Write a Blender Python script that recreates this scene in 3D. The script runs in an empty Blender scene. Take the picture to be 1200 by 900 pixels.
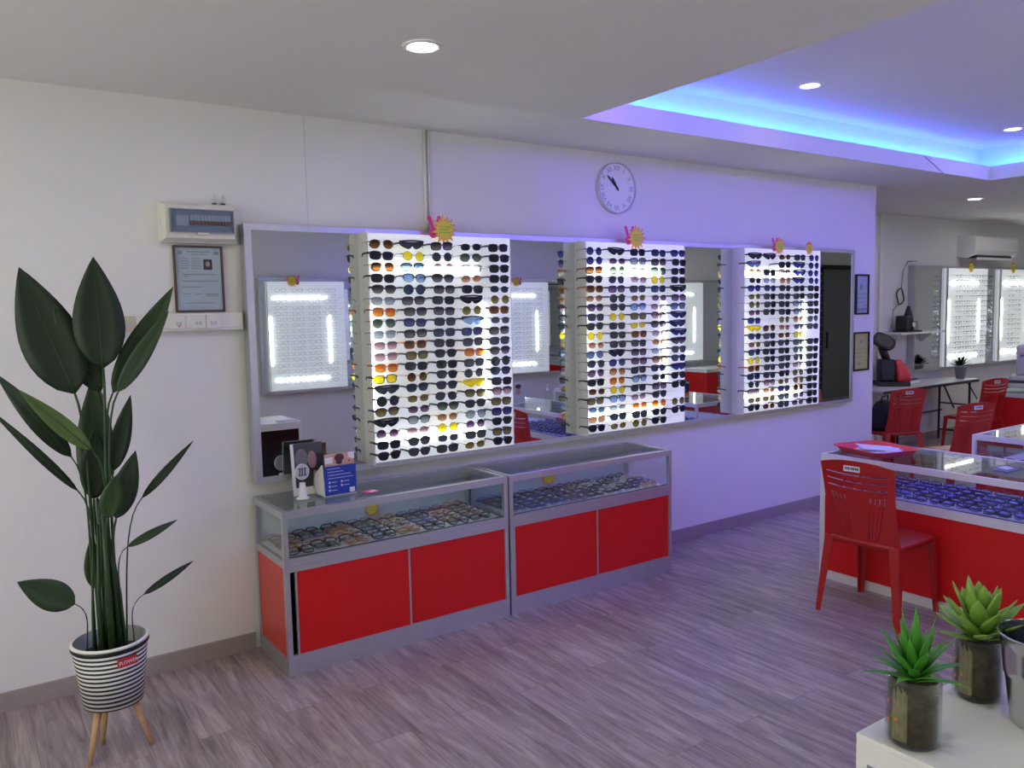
import bpy, bmesh, math, random
from mathutils import Vector, Matrix
random.seed(7)
PI = math.pi
SC = bpy.context.scene
COL = SC.collection

# ------------------------------------------------------------------ camera
R3 = Matrix(((0.8205945525553234, -0.0686814945734077, 0.5673688682151071),
             (-0.5711408717545102, -0.06283849546492024, 0.8184432955918225),
             (-0.020559302712559742, -0.9956576599368221, -0.09079173575334468)))
CAM = Vector((0.0, -4.075, 1.7)); FPX = 950.0
def at(u, v, axis, val):
    """the point of the room on the plane axis = val that the photo shows at pixel u, v"""
    r = R3 @ Vector((u-600, v-450, FPX))
    return CAM + r*((val-CAM[axis])/r[axis])
cam = bpy.data.objects.new('camera', bpy.data.cameras.new('camera'))
COL.objects.link(cam); SC.camera = cam
cam.data.sensor_width = 36; cam.data.lens = 28.5; cam.data.clip_start = 0.02
m = Matrix((R3 @ Vector((1,0,0)), R3 @ Vector((0,-1,0)), R3 @ Vector((0,0,-1)))).transposed().to_4x4()
m.translation = CAM
cam.matrix_world = m

# ------------------------------------------------------------------ materials
MATS = {}
def nodes(name):
    mt = bpy.data.materials.new(name); mt.use_nodes = True
    nt = mt.node_tree; b = nt.nodes['Principled BSDF']
    MATS[name] = mt
    return mt, nt, b
def P(name, col, rough=.5, metal=0, var=0.0, scale=8, bump=0.0, bscale=120, spec=.5, coat=0):
    mt, nt, b = nodes(name)
    b.inputs['Base Color'].default_value = (*col, 1); b.inputs['Roughness'].default_value = rough
    b.inputs['Metallic'].default_value = metal; b.inputs['Specular IOR Level'].default_value = spec
    b.inputs['Coat Weight'].default_value = coat
    tc = nt.nodes.new('ShaderNodeTexCoord')
    n = nt.nodes.new('ShaderNodeTexNoise'); n.inputs['Scale'].default_value = scale
    nt.links.new(tc.outputs['Object'], n.inputs['Vector'])
    mix = nt.nodes.new('ShaderNodeMix'); mix.data_type = 'RGBA'
    v = var or .04
    mix.inputs['A'].default_value = (*[max(0, c*(1-v)) for c in col], 1); mix.inputs['B'].default_value = (*[min(1, c*(1+v)) for c in col], 1)
    nt.links.new(n.outputs['Fac'], mix.inputs['Factor']); nt.links.new(mix.outputs['Result'], b.inputs['Base Color'])
    if bump:
        n2 = nt.nodes.new('ShaderNodeTexNoise'); n2.inputs['Scale'].default_value = bscale
        nt.links.new(tc.outputs['Object'], n2.inputs['Vector'])
        bp = nt.nodes.new('ShaderNodeBump'); bp.inputs['Strength'].default_value = bump; bp.inputs['Distance'].default_value = .002
        nt.links.new(n2.outputs['Fac'], bp.inputs['Height']); nt.links.new(bp.outputs['Normal'], b.inputs['Normal'])
    return mt
def EM(name, col, strength):
    mt, nt, b = nodes(name)
    b.inputs['Base Color'].default_value = (.8, .8, .8, 1)
    b.inputs['Emission Color'].default_value = (*col, 1); b.inputs['Emission Strength'].default_value = strength
    return mt
def GLASS(name, tint=(.93, .96, .95), refl=.10):
    mt, nt, b = nodes(name); nt.nodes.remove(b)
    out = nt.nodes['Material Output']
    tr = nt.nodes.new('ShaderNodeBsdfTransparent'); tr.inputs[0].default_value = (*tint, 1)
    gl = nt.nodes.new('ShaderNodeBsdfGlossy'); gl.inputs['Roughness'].default_value = .01
    lw = nt.nodes.new('ShaderNodeLayerWeight'); lw.inputs[0].default_value = .5
    pw = nt.nodes.new('ShaderNodeMath'); pw.operation = 'POWER'; pw.inputs[1].default_value = 4.5; nt.links.new(lw.outputs['Facing'], pw.inputs[0])
    fr = nt.nodes.new('ShaderNodeMath'); fr.operation = 'MULTIPLY_ADD'; fr.inputs[1].default_value = .8; fr.inputs[2].default_value = refl*.35; nt.links.new(pw.outputs[0], fr.inputs[0])
    mx = nt.nodes.new('ShaderNodeMixShader')
    nt.links.new(fr.outputs[0], mx.inputs[0]); nt.links.new(tr.outputs[0], mx.inputs[1]); nt.links.new(gl.outputs[0], mx.inputs[2])
    nt.links.new(mx.outputs[0], out.inputs[0])
    return mt
def LENS(name, top, bot, opaque=.25):
    """tinted lens, its dye fading from top to bottom"""
    mt, nt, b = nodes(name); nt.nodes.remove(b)
    out = nt.nodes['Material Output']
    tc = nt.nodes.new('ShaderNodeTexCoord'); sp = nt.nodes.new('ShaderNodeSeparateXYZ')
    nt.links.new(tc.outputs['Object'], sp.inputs[0])
    mr = nt.nodes.new('ShaderNodeMapRange'); mr.inputs['From Min'].default_value = .004; mr.inputs['From Max'].default_value = .036
    nt.links.new(sp.outputs['Z'], mr.inputs['Value'])
    mix = nt.nodes.new('ShaderNodeMix'); mix.data_type = 'RGBA'
    mix.inputs['A'].default_value = (*bot, 1); mix.inputs['B'].default_value = (*top, 1)
    nt.links.new(mr.outputs['Result'], mix.inputs['Factor'])
    tr = nt.nodes.new('ShaderNodeBsdfTransparent'); di = nt.nodes.new('ShaderNodeBsdfPrincipled')
    di.inputs['Roughness'].default_value = .12
    nt.links.new(mix.outputs['Result'], tr.inputs[0]); nt.links.new(mix.outputs['Result'], di.inputs['Base Color'])
    mx = nt.nodes.new('ShaderNodeMixShader'); mx.inputs[0].default_value = opaque
    nt.links.new(tr.outputs[0], mx.inputs[1]); nt.links.new(di.outputs[0], mx.inputs[2])
    nt.links.new(mx.outputs[0], out.inputs[0])
    return mt

P('wall_paint', (.80, .79, .77), .75, var=.015, scale=1.3, bump=.08, bscale=60, spec=.2)
P('wall_grey', (.74, .74, .73), .75, var=.015, scale=1.3, bump=.08, bscale=60, spec=.2)
P('ceiling_paint', (.78, .77, .75), .85, var=.015, scale=1.1, bump=.05, bscale=50, spec=.1)
P('trunk_white', (.78, .77, .72), .45)
P('socket_yellow', (.62, .56, .35), .45)
P('alu', (.56, .57, .60), .34, .75, var=.05, scale=30)
P('alu_dark', (.25, .26, .30), .35, .7)
P('alu_white', (.70, .70, .69), .4, .1)
P('red_laminate', (.60, .007, .007), .42, var=.03, spec=.4)
P('red_side_lit', (.60, .05, .035), .33, var=.03, spec=.5)  # side red lightened: brighter light from the left put into the colour
P('red_plastic', (.40, .014, .012), .36, var=.05, scale=5, spec=.5)
P('red_bright', (.75, .05, .05), .4)
P('black', (.012, .012, .014), .4)
P('black_gloss', (.01, .01, .012), .15)
P('black_matte', (.02, .02, .022), .8)
P('dark_grey', (.06, .06, .065), .5)
P('grey', (.28, .28, .29), .5)
P('light_grey', (.55, .56, .58), .5)
P('case_inner', (.50, .58, .60), .5)
P('tray_white', (.70, .72, .75), .6)
P('tray_lilac', (.76, .76, .88), .6)
P('board_white', (.86, .88, .88), .5)
b_ = MATS['board_white'].node_tree.nodes['Principled BSDF']; b_.inputs['Emission Color'].default_value = (.93, 1, .98, 1); b_.inputs['Emission Strength'].default_value = .25
P('white', (.82, .82, .80), .45)
P('white_gloss', (.80, .80, .80), .2)
P('cream', (.74, .73, .66), .4)
P('paper', (.80, .80, .80), .8)
P('paper_blue', (.60, .65, .75), .7)
P('paper_yellow', (.72, .66, .22), .7)
P('ink', (.06, .07, .12), .7)
P('ink_grey', (.35, .37, .42), .7)
P('wood_frame', (.10, .05, .04), .4)
P('blue_print', (.018, .045, .36), .35)
P('navy', (.02, .03, .14), .4)
P('skin_print', (.62, .36, .27), .6)
P('hair_print', (.08, .03, .03), .6)
P('photo_dark', (.03, .03, .04), .3)
P('photo_mid', (.16, .16, .17), .4)
P('photo_pink', (.36, .22, .20), .4)
P('tag_yellow', (.80, .66, .04), .5)
P('tag_orange', (.80, .28, .05), .5)
P('tag_pink', (.75, .04, .22), .5)
P('tag_green', (.30, .50, .02), .5)
P('tag_red', (.45, .02, .03), .5)
P('leg_wood', (.56, .34, .16), .45, var=.15, scale=25)
P('leaf_dark', (.010, .024, .010), .45, var=.3, scale=9, spec=.35)
P('leaf_mid', (.018, .048, .012), .45, var=.3, scale=9)
P('leaf_light', (.06, .11, .02), .45, var=.2, scale=9)
P('stem', (.018, .055, .013), .45, var=.25, scale=12)
P('succ_a', (.07, .30, .03), .42, var=.35, scale=30)
P('succ_b', (.22, .40, .06), .42, var=.3, scale=30)
P('soil', (.070, .052, .030), .95, var=1.6, scale=70, bump=1, bscale=150)
P('jar_bark', (.30, .26, .14), .5, var=.45, scale=70)
P('steel', (.62, .62, .63), .18, 1.0)
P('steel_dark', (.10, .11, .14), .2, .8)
P('doorgrey', (.16, .17, .17), .5)
P('bag', (.018, .02, .028), .8)
P('breaker', (.30, .34, .40), .4)
P('breaker_red', (.36, .16, .10), .4)
P('clear_rail', (.72, .74, .76), .2)
P('gold', (.55, .38, .14), .25, .8)
P('gun', (.10, .10, .11), .25, .8)
P('tortoise', (.42, .16, .045), .3, var=.7, scale=130)
P('fr_blue', (.03, .05, .28), .3)
P('fr_green', (.03, .28, .16), .3)
P('fr_red', (.30, .02, .03), .3)
P('fr_purple', (.14, .05, .20), .3)
P('fr_clear', (.55, .55, .55), .2)
P('fr_tan', (.62, .36, .18), .3)
P('rim_stripe', (.015, .015, .02), .5)
EM('lamp_disc', (1, .965, .91), 100)
EM('lamp_disc_small', (1, .97, .93), 11)
EM('led_bar', (.93, 1.0, .97), 15)
EM('violet_fill', (.15, .055, 1.0), 39)  # emission of the added violet strips, tints walls and floor
EM('violet_fill_low', (.10, .05, 1.0), 6)
EM('violet_fill_soft', (.12, .04, 1.0), 7)
EM('led_cyan', (.0, .52, 1.0), 16)
GLASS('glass')
GLASS('glass_box', (.84, .88, .94))
GLASS('jar_glass', (.92, .94, .92), .03)
LENS('clear_lens', (.93, .95, .97), (.93, .95, .97), .08)
LENS('clear_lens_blue', (.72, .74, .98), (.76, .78, 1.0), .1)
mt, nt, b = nodes('mirror')
b.inputs['Base Color'].default_value = (.72, .76, .77, 1); b.inputs['Metallic'].default_value = 1; b.inputs['Roughness'].default_value = 0.0

def floor_material():
    mt, nt, b = nodes('floor_planks'); L = nt.links
    tc = nt.nodes.new('ShaderNodeTexCoord')
    mp = nt.nodes.new('ShaderNodeMapping'); mp.inputs['Rotation'].default_value = (0, 0, PI/2)
    L.new(tc.outputs['Object'], mp.inputs['Vector'])
    br = nt.nodes.new('ShaderNodeTexBrick'); br.offset = .37; br.inputs['Scale'].default_value = 1
    br.inputs['Brick Width'].default_value = 1.22; br.inputs['Row Height'].default_value = .18
    br.inputs['Mortar Size'].default_value = .0012; br.inputs['Bias'].default_value = 0
    br.inputs['Color1'].default_value = (0, 0, 0, 1); br.inputs['Color2'].default_value = (1, 1, 1, 1); br.inputs['Mortar'].default_value = (.5, .5, .5, 1)
    L.new(mp.outputs[0], br.inputs['Vector'])
    # grain: noise stretched along the planks, shifted plank by plank
    mp2 = nt.nodes.new('ShaderNodeMapping'); mp2.inputs['Scale'].default_value = (9, .9, 1)
    add = nt.nodes.new('ShaderNodeVectorMath'); add.operation = 'ADD'
    sc = nt.nodes.new('ShaderNodeVectorMath'); sc.operation = 'SCALE'; sc.inputs['Scale'].default_value = 7.3
    L.new(br.outputs['Color'], sc.inputs[0]); L.new(tc.outputs['Object'], add.inputs[0]); L.new(sc.outputs[0], add.inputs[1])
    L.new(add.outputs[0], mp2.inputs['Vector'])
    n1 = nt.nodes.new('ShaderNodeTexNoise'); n1.inputs['Scale'].default_value = 2.2; n1.inputs['Detail'].default_value = 8; n1.inputs['Roughness'].default_value = .65; n1.inputs['Distortion'].default_value = 1.1
    L.new(mp2.outputs[0], n1.inputs['Vector'])
    mp3 = nt.nodes.new('ShaderNodeMapping'); mp3.inputs['Scale'].default_value = (60, 2.2, 1)
    L.new(add.outputs[0], mp3.inputs['Vector'])
    n2 = nt.nodes.new('ShaderNodeTexNoise'); n2.inputs['Scale'].default_value = 2; n2.inputs['Detail'].default_value = 4
    L.new(mp3.outputs[0], n2.inputs['Vector'])
    r = nt.nodes.new('ShaderNodeValToRGB'); e = r.color_ramp.elements
    e[0].position = .28; e[0].color = (.17, .135, .135, 1); e[1].position = .75; e[1].color = (.52, .45, .44, 1)
    x = e.new(.5); x.color = (.32, .265, .26, 1)
    a1 = nt.nodes.new('ShaderNodeMath'); a1.operation = 'MULTIPLY_ADD'; a1.inputs[1].default_value = .35; a1.inputs[2].default_value = -.17
    L.new(n2.outputs['Fac'], a1.inputs[0])
    a2 = nt.nodes.new('ShaderNodeMath'); a2.operation = 'ADD'; L.new(n1.outputs['Fac'], a2.inputs[0]); L.new(a1.outputs[0], a2.inputs[1])
    a3 = nt.nodes.new('ShaderNodeMath'); a3.operation = 'MULTIPLY_ADD'; a3.inputs[1].default_value = .10; a3.inputs[2].default_value = -.05
    L.new(br.outputs['Color'], a3.inputs[0])
    a4 = nt.nodes.new('ShaderNodeMath'); a4.operation = 'ADD'; L.new(a2.outputs[0], a4.inputs[0]); L.new(a3.outputs[0], a4.inputs[1])
    L.new(a4.outputs[0], r.inputs['Fac'])
    mx = nt.nodes.new('ShaderNodeMix'); mx.data_type = 'RGBA'; mx.inputs['B'].default_value = (.17, .145, .14, 1)
    L.new(br.outputs['Fac'], mx.inputs['Factor']); L.new(r.outputs['Color'], mx.inputs['A']); L.new(mx.outputs['Result'], b.inputs['Base Color'])
    b.inputs['Roughness'].default_value = .42; b.inputs['Specular IOR Level'].default_value = .4
    bp = nt.nodes.new('ShaderNodeBump'); bp.inputs['Strength'].default_value = .12; bp.inputs['Distance'].default_value = .002
    L.new(n1.outputs['Fac'], bp.inputs['Height']); L.new(bp.outputs['Normal'], b.inputs['Normal'])
floor_material()
P('skirting', (.34, .29, .27), .5, var=.12, scale=6)
def stripe_material():
    mt, nt, b = nodes('pot_stripes'); L = nt.links
    tc = nt.nodes.new('ShaderNodeTexCoord'); sp = nt.nodes.new('ShaderNodeSeparateXYZ'); L.new(tc.outputs['Object'], sp.inputs[0])
    mu = nt.nodes.new('ShaderNodeMath'); mu.operation = 'MULTIPLY'; mu.inputs[1].default_value = 1/.0175; L.new(sp.outputs['Z'], mu.inputs[0])
    fr = nt.nodes.new('ShaderNodeMath'); fr.operation = 'FRACT'; L.new(mu.outputs[0], fr.inputs[0])
    gt = nt.nodes.new('ShaderNodeMath'); gt.operation = 'GREATER_THAN'; gt.inputs[1].default_value = .52; L.new(fr.outputs[0], gt.inputs[0])
    mx = nt.nodes.new('ShaderNodeMix'); mx.data_type = 'RGBA'; mx.inputs['A'].default_value = (.74, .73, .70, 1); mx.inputs['B'].default_value = (.015, .016, .03, 1)
    L.new(gt.outputs[0], mx.inputs['Factor']); L.new(mx.outputs['Result'], b.inputs['Base Color']); b.inputs['Roughness'].default_value = .8
stripe_material()

# ------------------------------------------------------------------ mesh helpers
class MB:
    """collects shapes into one mesh; ms lists its materials"""
    def __init__(s, *ms):
        s.bm = bmesh.new(); s.ms = list(ms); s.cur = 0
    def m(s, name):
        if name not in s.ms: s.ms.append(name)
        s.cur = s.ms.index(name); return s
    def f(s, vs, smooth=False):
        try: fc = s.bm.faces.new(vs)
        except ValueError: return
        fc.material_index = s.cur; fc.smooth = smooth
    def box(s, x0, x1, y0, y1, z0, z1, M=None):
        c = [(x0,y0,z0),(x1,y0,z0),(x1,y1,z0),(x0,y1,z0),(x0,y0,z1),(x1,y0,z1),(x1,y1,z1),(x0,y1,z1)]
        v = [s.bm.verts.new(M @ Vector(p) if M else p) for p in c]
        for q in ((3,2,1,0),(4,5,6,7),(0,1,5,4),(1,2,6,5),(2,3,7,6),(3,0,4,7)): s.f([v[i] for i in q])
        return s
    def rbox(s, x0, x1, y0, y1, z0, z1, r=.004, M=None):
        """box with bevelled edges"""
        t = bmesh.new(); bmesh.ops.create_cube(t, size=1)
        for v in t.verts: v.co = Vector(((x0+x1)/2+v.co.x*(x1-x0), (y0+y1)/2+v.co.y*(y1-y0), (z0+z1)/2+v.co.z*(z1-z0)))
        bmesh.ops.bevel(t, geom=t.edges[:], offset=r, segments=2, affect='EDGES', profile=.5)
        mp = {v: s.bm.verts.new(M @ v.co if M else v.co) for v in t.verts}
        for fc in t.faces: s.f([mp[v] for v in fc.verts])
        t.free(); return s
    def loft(s, rings, closed=True, caps=True, smooth=True):
        vr = [[s.bm.verts.new(p) for p in r] for r in rings]
        for a, b in zip(vr, vr[1:]):
            n = len(a)
            for i in range(n if closed else n-1):
                j = (i+1) % n; s.f([a[i], a[j], b[j], b[i]], smooth)
        if caps and closed:
            s.f(vr[0][::-1]); s.f(vr[-1])
        return s
    def tube(s, pts, r, n=8, caps=True):
        pts = [Vector(p) for p in pts]; rings = []
        for i, p in enumerate(pts):
            d = (pts[min(i+1, len(pts)-1)]-pts[max(i-1, 0)]).normalized()
            up = Vector((0,0,1)) if abs(d.z) < .9 else Vector((0,1,0))
            a = d.cross(up).normalized(); b = a.cross(d)
            rr = r[i] if isinstance(r, (list, tuple)) else r
            rings.append([p+a*math.cos(2*PI*k/n)*rr+b*math.sin(2*PI*k/n)*rr for k in range(n)])
        return s.loft(rings, caps=caps)
    def lathe(s, prof, c=(0,0,0), n=28, caps=True):
        rings = [[(c[0]+r*math.cos(2*PI*k/n), c[1]+r*math.sin(2*PI*k/n), c[2]+z) for k in range(n)] for r, z in prof]
        return s.loft(rings, caps=caps)
    def prism(s, pts, d0, d1, axis='y', M=None, smooth=False):
        """polygon pts (a, b) extruded along axis from d0 to d1"""
        def q(a, b, d):
            p = Vector({'y': (a, d, b), 'z': (a, b, d), 'x': (d, a, b)}[axis]); return M @ p if M else p
        s.loft([[q(a, b, d0) for a, b in pts], [q(a, b, d1) for a, b in pts]], smooth=smooth); return s
    def mesh(s, name):
        bmesh.ops.recalc_face_normals(s.bm, faces=s.bm.faces[:])
        me = bpy.data.meshes.new(name); s.bm.to_mesh(me); s.bm.free()
        for n in s.ms: me.materials.append(MATS[n])
        return me
    def build(s, name, parent=None, loc=(0,0,0), rz=0, **tags):
        o = bpy.data.objects.new(name, s.mesh(name)); COL.objects.link(o)
        o.location = loc; o.rotation_euler = (0,0,rz)
        if parent: o.parent = parent
        for k, v in tags.items(): o['category' if k == 'cat' else k] = v
        return o
def thing(name, loc, label, cat, rz=0, group=None):
    o = bpy.data.objects.new(name, None); o.empty_display_size = .05; COL.objects.link(o)
    o.location = loc; o.rotation_euler = (0,0,rz); o['label'] = label; o['category'] = cat
    if group: o['group'] = group
    return o
def copy_tree(o, parent=None):
    c = o.copy(); COL.objects.link(c)
    if parent: c.parent = parent
    for ch in KIDS.get(o.name, []) or o.children: copy_tree(ch, c)
    return c
KIDS = {}
def text_mesh(body, size, mat, name='lettering', extrude=.0005):
    cu = bpy.data.curves.new(name, 'FONT'); cu.body = body; cu.size = size; cu.extrude = extrude; cu.align_x = 'CENTER'; cu.align_y = 'CENTER'
    t = bpy.data.objects.new(name, cu); COL.objects.link(t)
    dg = bpy.context.evaluated_depsgraph_get(); me = bpy.data.meshes.new_from_object(t.evaluated_get(dg))
    bpy.data.objects.remove(t); me.materials.clear(); me.materials.append(MATS[mat]); me.name = name
    return me
def mesh_obj(name, me, parent=None, loc=(0,0,0), rot=(0,0,0), **tags):
    o = bpy.data.objects.new(name, me); COL.objects.link(o); o.location = loc; o.rotation_euler = rot
    if parent: o.parent = parent
    for k, v in tags.items(): o['category' if k == 'cat' else k] = v
    return o
def struct(b, name, **k):
    return b.build(name, kind='structure', **k)

# ------------------------------------------------------------------ room shell
XL, XR, YF, YN, CZ = -1.7, 14.2, 1.2, -4.8, 2.71
XC = 6.73
HX0, HX1, HY0, HY1 = 2.85, 7.33, -3.6, -.66        # opening of the raised ceiling
struct(MB('floor_planks').box(XL-.1, XR+.1, YN-.1, YF+.1, -.06, 0), 'floor')
struct(MB('wall_paint').box(XL-.1, XC, 0, YF+.12, 0, CZ+.35), 'wall_back')
struct(MB('wall_grey').box(XC, XR+.1, YF, YF+.12, 0, CZ+.35), 'wall_recess')
struct(MB('wall_paint').box(XL-.1, XR+.1, YN-.12, YN, 0, CZ+.35), 'wall_front')
struct(MB('wall_grey').box(XR, XR+.12, YN, YF, 0, CZ+.35), 'wall_right')
# left wall with the shop window
W0, W1, WZ0, WZ1 = -4.2, -.7, .5, 2.4
b = MB('wall_paint'); b.box(XL-.12, XL, YN, W0, 0, CZ+.35); b.box(XL-.12, XL, W1, 0, 0, CZ+.35); b.box(XL-.12, XL, W0, W1, 0, WZ0); b.box(XL-.12, XL, W0, W1, WZ1, CZ+.35)
struct(b, 'wall_left')
b = MB('alu_white')
for y in (W0, (W0+W1)/2-.03, W1-.06): b.box(XL-.08, XL-.03, y, y+.06, WZ0, WZ1)
b.box(XL-.08, XL-.03, W0, W1, WZ0, WZ0+.06); b.box(XL-.08, XL-.03, W0, W1, WZ1-.06, WZ1)
b.m('glass').box(XL-.06, XL-.055, W0+.06, W1-.06, WZ0+.06, WZ1-.06)
struct(b, 'window_1')
# ceiling with a stepped light trough
b = MB('ceiling_paint'); T = CZ+.06
b.box(XL-.1, HX0, YN-.1, YF+.1, CZ, T); b.box(HX1, XR+.1, YN-.1, YF+.1, CZ, T)
b.box(HX0, HX1, YN-.1, HY0, CZ, T); b.box(HX0, HX1, HY1, YF+.1, CZ, T)
LIPZ = CZ+.115; UP = 3.0; G = .15
q_ = .004
b.box(HX0-.02, HX0+q_, HY0-.02, HY1+.02, CZ-.0005, LIPZ); b.box(HX1-q_, HX1+.02, HY0-.02, HY1+.02, CZ-.0005, LIPZ)
b.box(HX0+q_, HX1-q_, HY1-q_, HY1+.02, CZ-.0005, LIPZ); b.box(HX0+q_, HX1-q_, HY0-.02, HY0+q_, CZ-.0005, LIPZ)
struct(b, 'ceiling')
b = MB('ceiling_paint')
b.box(HX0-G-.03, HX1+G+.03, HY0-G-.03, HY1+G+.03, UP, UP+.05)
b.box(HX0-G-.03, HX0-G, HY0-G, HY1+G, T-.001, UP); b.box(HX1+G, HX1+G+.03, HY0-G, HY1+G, T-.001, UP)
b.box(HX0-G, HX1+G, HY1+G, HY1+G+.03, T-.001, UP); b.box(HX0-G, HX1+G, HY0-G-.03, HY0-G, T-.001, UP)
struct(b, 'trim_1')
b = MB('ceiling_paint').box(XL-.3, XR+.3, YN-.3, YF+.3, UP+.3, UP+.35); struct(b, 'roof')
# led strip lying in the trough, with violet strips added for the wall tint
st = thing('led_strip', ((HX0+HX1)/2, (HY0+HY1)/2, LIPZ), 'blue led strip round the raised ceiling trough, with added violet fill strips', 'light strip')
def led(name, mat, *bx):
    cx, cy, cz = st.location
    MB(mat).box(bx[0]-cx, bx[1]-cx, bx[2]-cy, bx[3]-cy, bx[4]-cz, bx[5]-cz).build(name, st)
e = .022; S0, S1 = LIPZ-.053, LIPZ-.035          # strip behind the lip under an added cover, shining at the trough wall
led('blue_strip', 'led_cyan', HX0, HX1, HY1+.022, HY1+.028, S0, S1)
led('blue_strip', 'led_cyan', HX0, HX1, HY0-.028, HY0-.022, S0, S1)
led('blue_strip', 'led_cyan', HX1+.022, HX1+.028, HY0, HY1, S0, S1)
led('blue_strip', 'led_cyan', HX0-.028, HX0-.022, HY0, HY1, S0, S1)
led('strip_baffle', 'white', HX0, HX1, HY1+.020, HY1+.043, S1+.018, S1+.021)  # cover added to keep the strip's light off the raised ceiling
led('strip_baffle', 'white', HX0, HX1, HY0-.043, HY0-.020, S1+.018, S1+.021)
led('strip_baffle', 'white', HX1+.020, HX1+.043, HY0, HY1, S1+.018, S1+.021)
led('strip_baffle', 'white', HX0-.043, HX0-.020, HY0, HY1, S1+.018, S1+.021)
led('violet_fill_strip', 'violet_fill', HX0, HX1, HY0-G+.01, HY0-G+.07, 2.975, 2.983)  # violet strips added out of view to tint walls and floor
led('violet_fill_strip', 'violet_fill', HX0-G+.01, HX0-G+.07, HY0, HY1-.1, 2.975, 2.983)
led('violet_fill_strip', 'violet_fill', HX1+G-.07, HX1+G-.01, HY0, HY1-.7, 2.975, 2.983)
led('violet_fill_strip', 'violet_fill_soft', HX0, HX1, HY1+G-.028, HY1+G-.022, LIPZ-.035, LIPZ-.010)  # added behind the lip, for violet on lip and raised ceiling
led('violet_fill_strip', 'violet_fill_soft', HX1+G-.028, HX1+G-.022, HY0, HY1, LIPZ-.035, LIPZ-.010)
led('violet_fill_strip', 'violet_fill_low', HX0, HX1, HY1+G-.008, HY1+G-.002, 2.842, 2.866)  # added below the line of sight, for violet on the front wall
# thin wire hanging over the lip
p0, p1 = at(1083, 183, 1, HY1-.004), at(1105, 203, 1, HY1-.004)
MB('dark_grey').tube([p0-p1, (p0-p1)*.5+Vector((0,-.003,.0)), (0,0,0)], .0025, 6).build('loose_cable', loc=p1, label='thin dark cable poking over the violet lip of the ceiling trough', cat='cable')
# baseboards, wire trunk in the corner
struct(MB('skirting').box(XL, 1.19, -.014, 0, 0, .085), 'baseboard_back')
struct(MB('skirting').box(3.78, XC, -.014, 0, 0, .085), 'baseboard_back_2')
struct(MB('skirting').box(XC, XR, YF-.014, YF, 0, .085), 'baseboard_recess')
struct(MB('skirting').box(XL, XR, YN, YN+.014, 0, .085), 'baseboard_front')
# end doors seen in the mirror
for i, (x0, x1) in enumerate(((11.9, 12.35), (12.75, 13.7))):
    b = MB('black' if i else 'dark_grey')
    b.box(x0-.08, x0, YN, YN+.05, 0, 2.38); b.box(x1, x1+.08, YN, YN+.05, 0, 2.38); b.box(x0-.08, x1+.08, YN, YN+.05, 2.3, 2.38)
    d = struct(b, 'door_%d' % (i+1))
    MB('dark_grey' if i == 0 else 'doorgrey').box(x0, x1, YN, YN+.03, 0, 2.3).m('black').box(x0+.12, x0+.14, YN+.03, YN+.06, .9, 1.2).build('door_leaf', d)

# ------------------------------------------------------------------ downlights
DL = [(495, 54, CZ, 'round ceiling downlight, nearest one above the sunglasses display'), (949, 100, UP, 'round downlight in the raised ceiling, the left one'),
      (1187, 151, UP, 'round downlight in the raised ceiling at the frame edge'), (1142, 233, CZ, 'small round downlight beyond the blue trough, near the air conditioner')]
def downlight(x, y, z, label):
    t = thing('downlight', (x, y, z), label, 'ceiling light', group='recessed ceiling downlights')
    n = 28; mb = MB('white')
    mb.lathe([(.052, -.001), (.060, -.007), (.072, -.007), (.076, -.0005)], n=n, caps=False).build('trim_ring', t)
    MB('lamp_disc_small' if z == UP else 'lamp_disc').lathe([(.0535, -.004), (.0535, -.0015)], n=n).build('diffuser', t)
for u, v, z, lb in DL:
    p = at(u, v, 2, z); downlight(p.x, p.y, z, lb)
for x, y, z in ((-.5,-1.3,CZ),(1.5,-3.3,CZ),(-.5,-3.3,CZ),(4.0,-3.0,UP),(6.3,-3.0,UP),(8.6,-2.2,CZ),(10.6,-2.2,CZ),(10.6,.1,CZ),(12.6,-1.2,CZ),(8.6,-4.0,CZ)):
    downlight(x, y, z, 'round white ceiling downlight further along the shop, outside the view of the photo')

# ------------------------------------------------------------------ eyewear
def outline(shape, n=18):
    """one lens seen from the front, centred on 0: list of (x, z), x > 0 away from the nose"""
    out = []
    for k in range(n):
        a = 2*PI*k/n+.12; c, s_ = math.cos(a), math.sin(a)
        if shape == 'round': x, z = .0245*c, .0235*s_
        elif shape == 'oval':
            x = .026*math.copysign(abs(c)**.8, c); z = .0175*math.copysign(abs(s_)**.8, s_)
        elif shape == 'aviator':
            x = .0275*math.copysign(abs(c)**.8, c); z = .0225*math.copysign(abs(s_)**.75, s_); x += .003 if z < 0 else 0; x *= 1-(.12 if z < -.01 else 0)
        elif shape == 'browline':
            x = .0265*math.copysign(abs(c)**.75, c); z = .020*math.copysign(abs(s_)**.7, s_); x *= 1+ .09*(z/.02)
        else:
            x = .0272*math.copysign(abs(c)**.6, c); z = .0195*math.copysign(abs(s_)**.6, s_); x *= 1+.07*(z/.02)
        out.append((x, z))
    return out
SEP = .0355; HH = .0225                             # half the distance between the lenses; height of their centre over the bottom
def bow(x): return 1.35*x*x                         # the front curves back towards the temples
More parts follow.
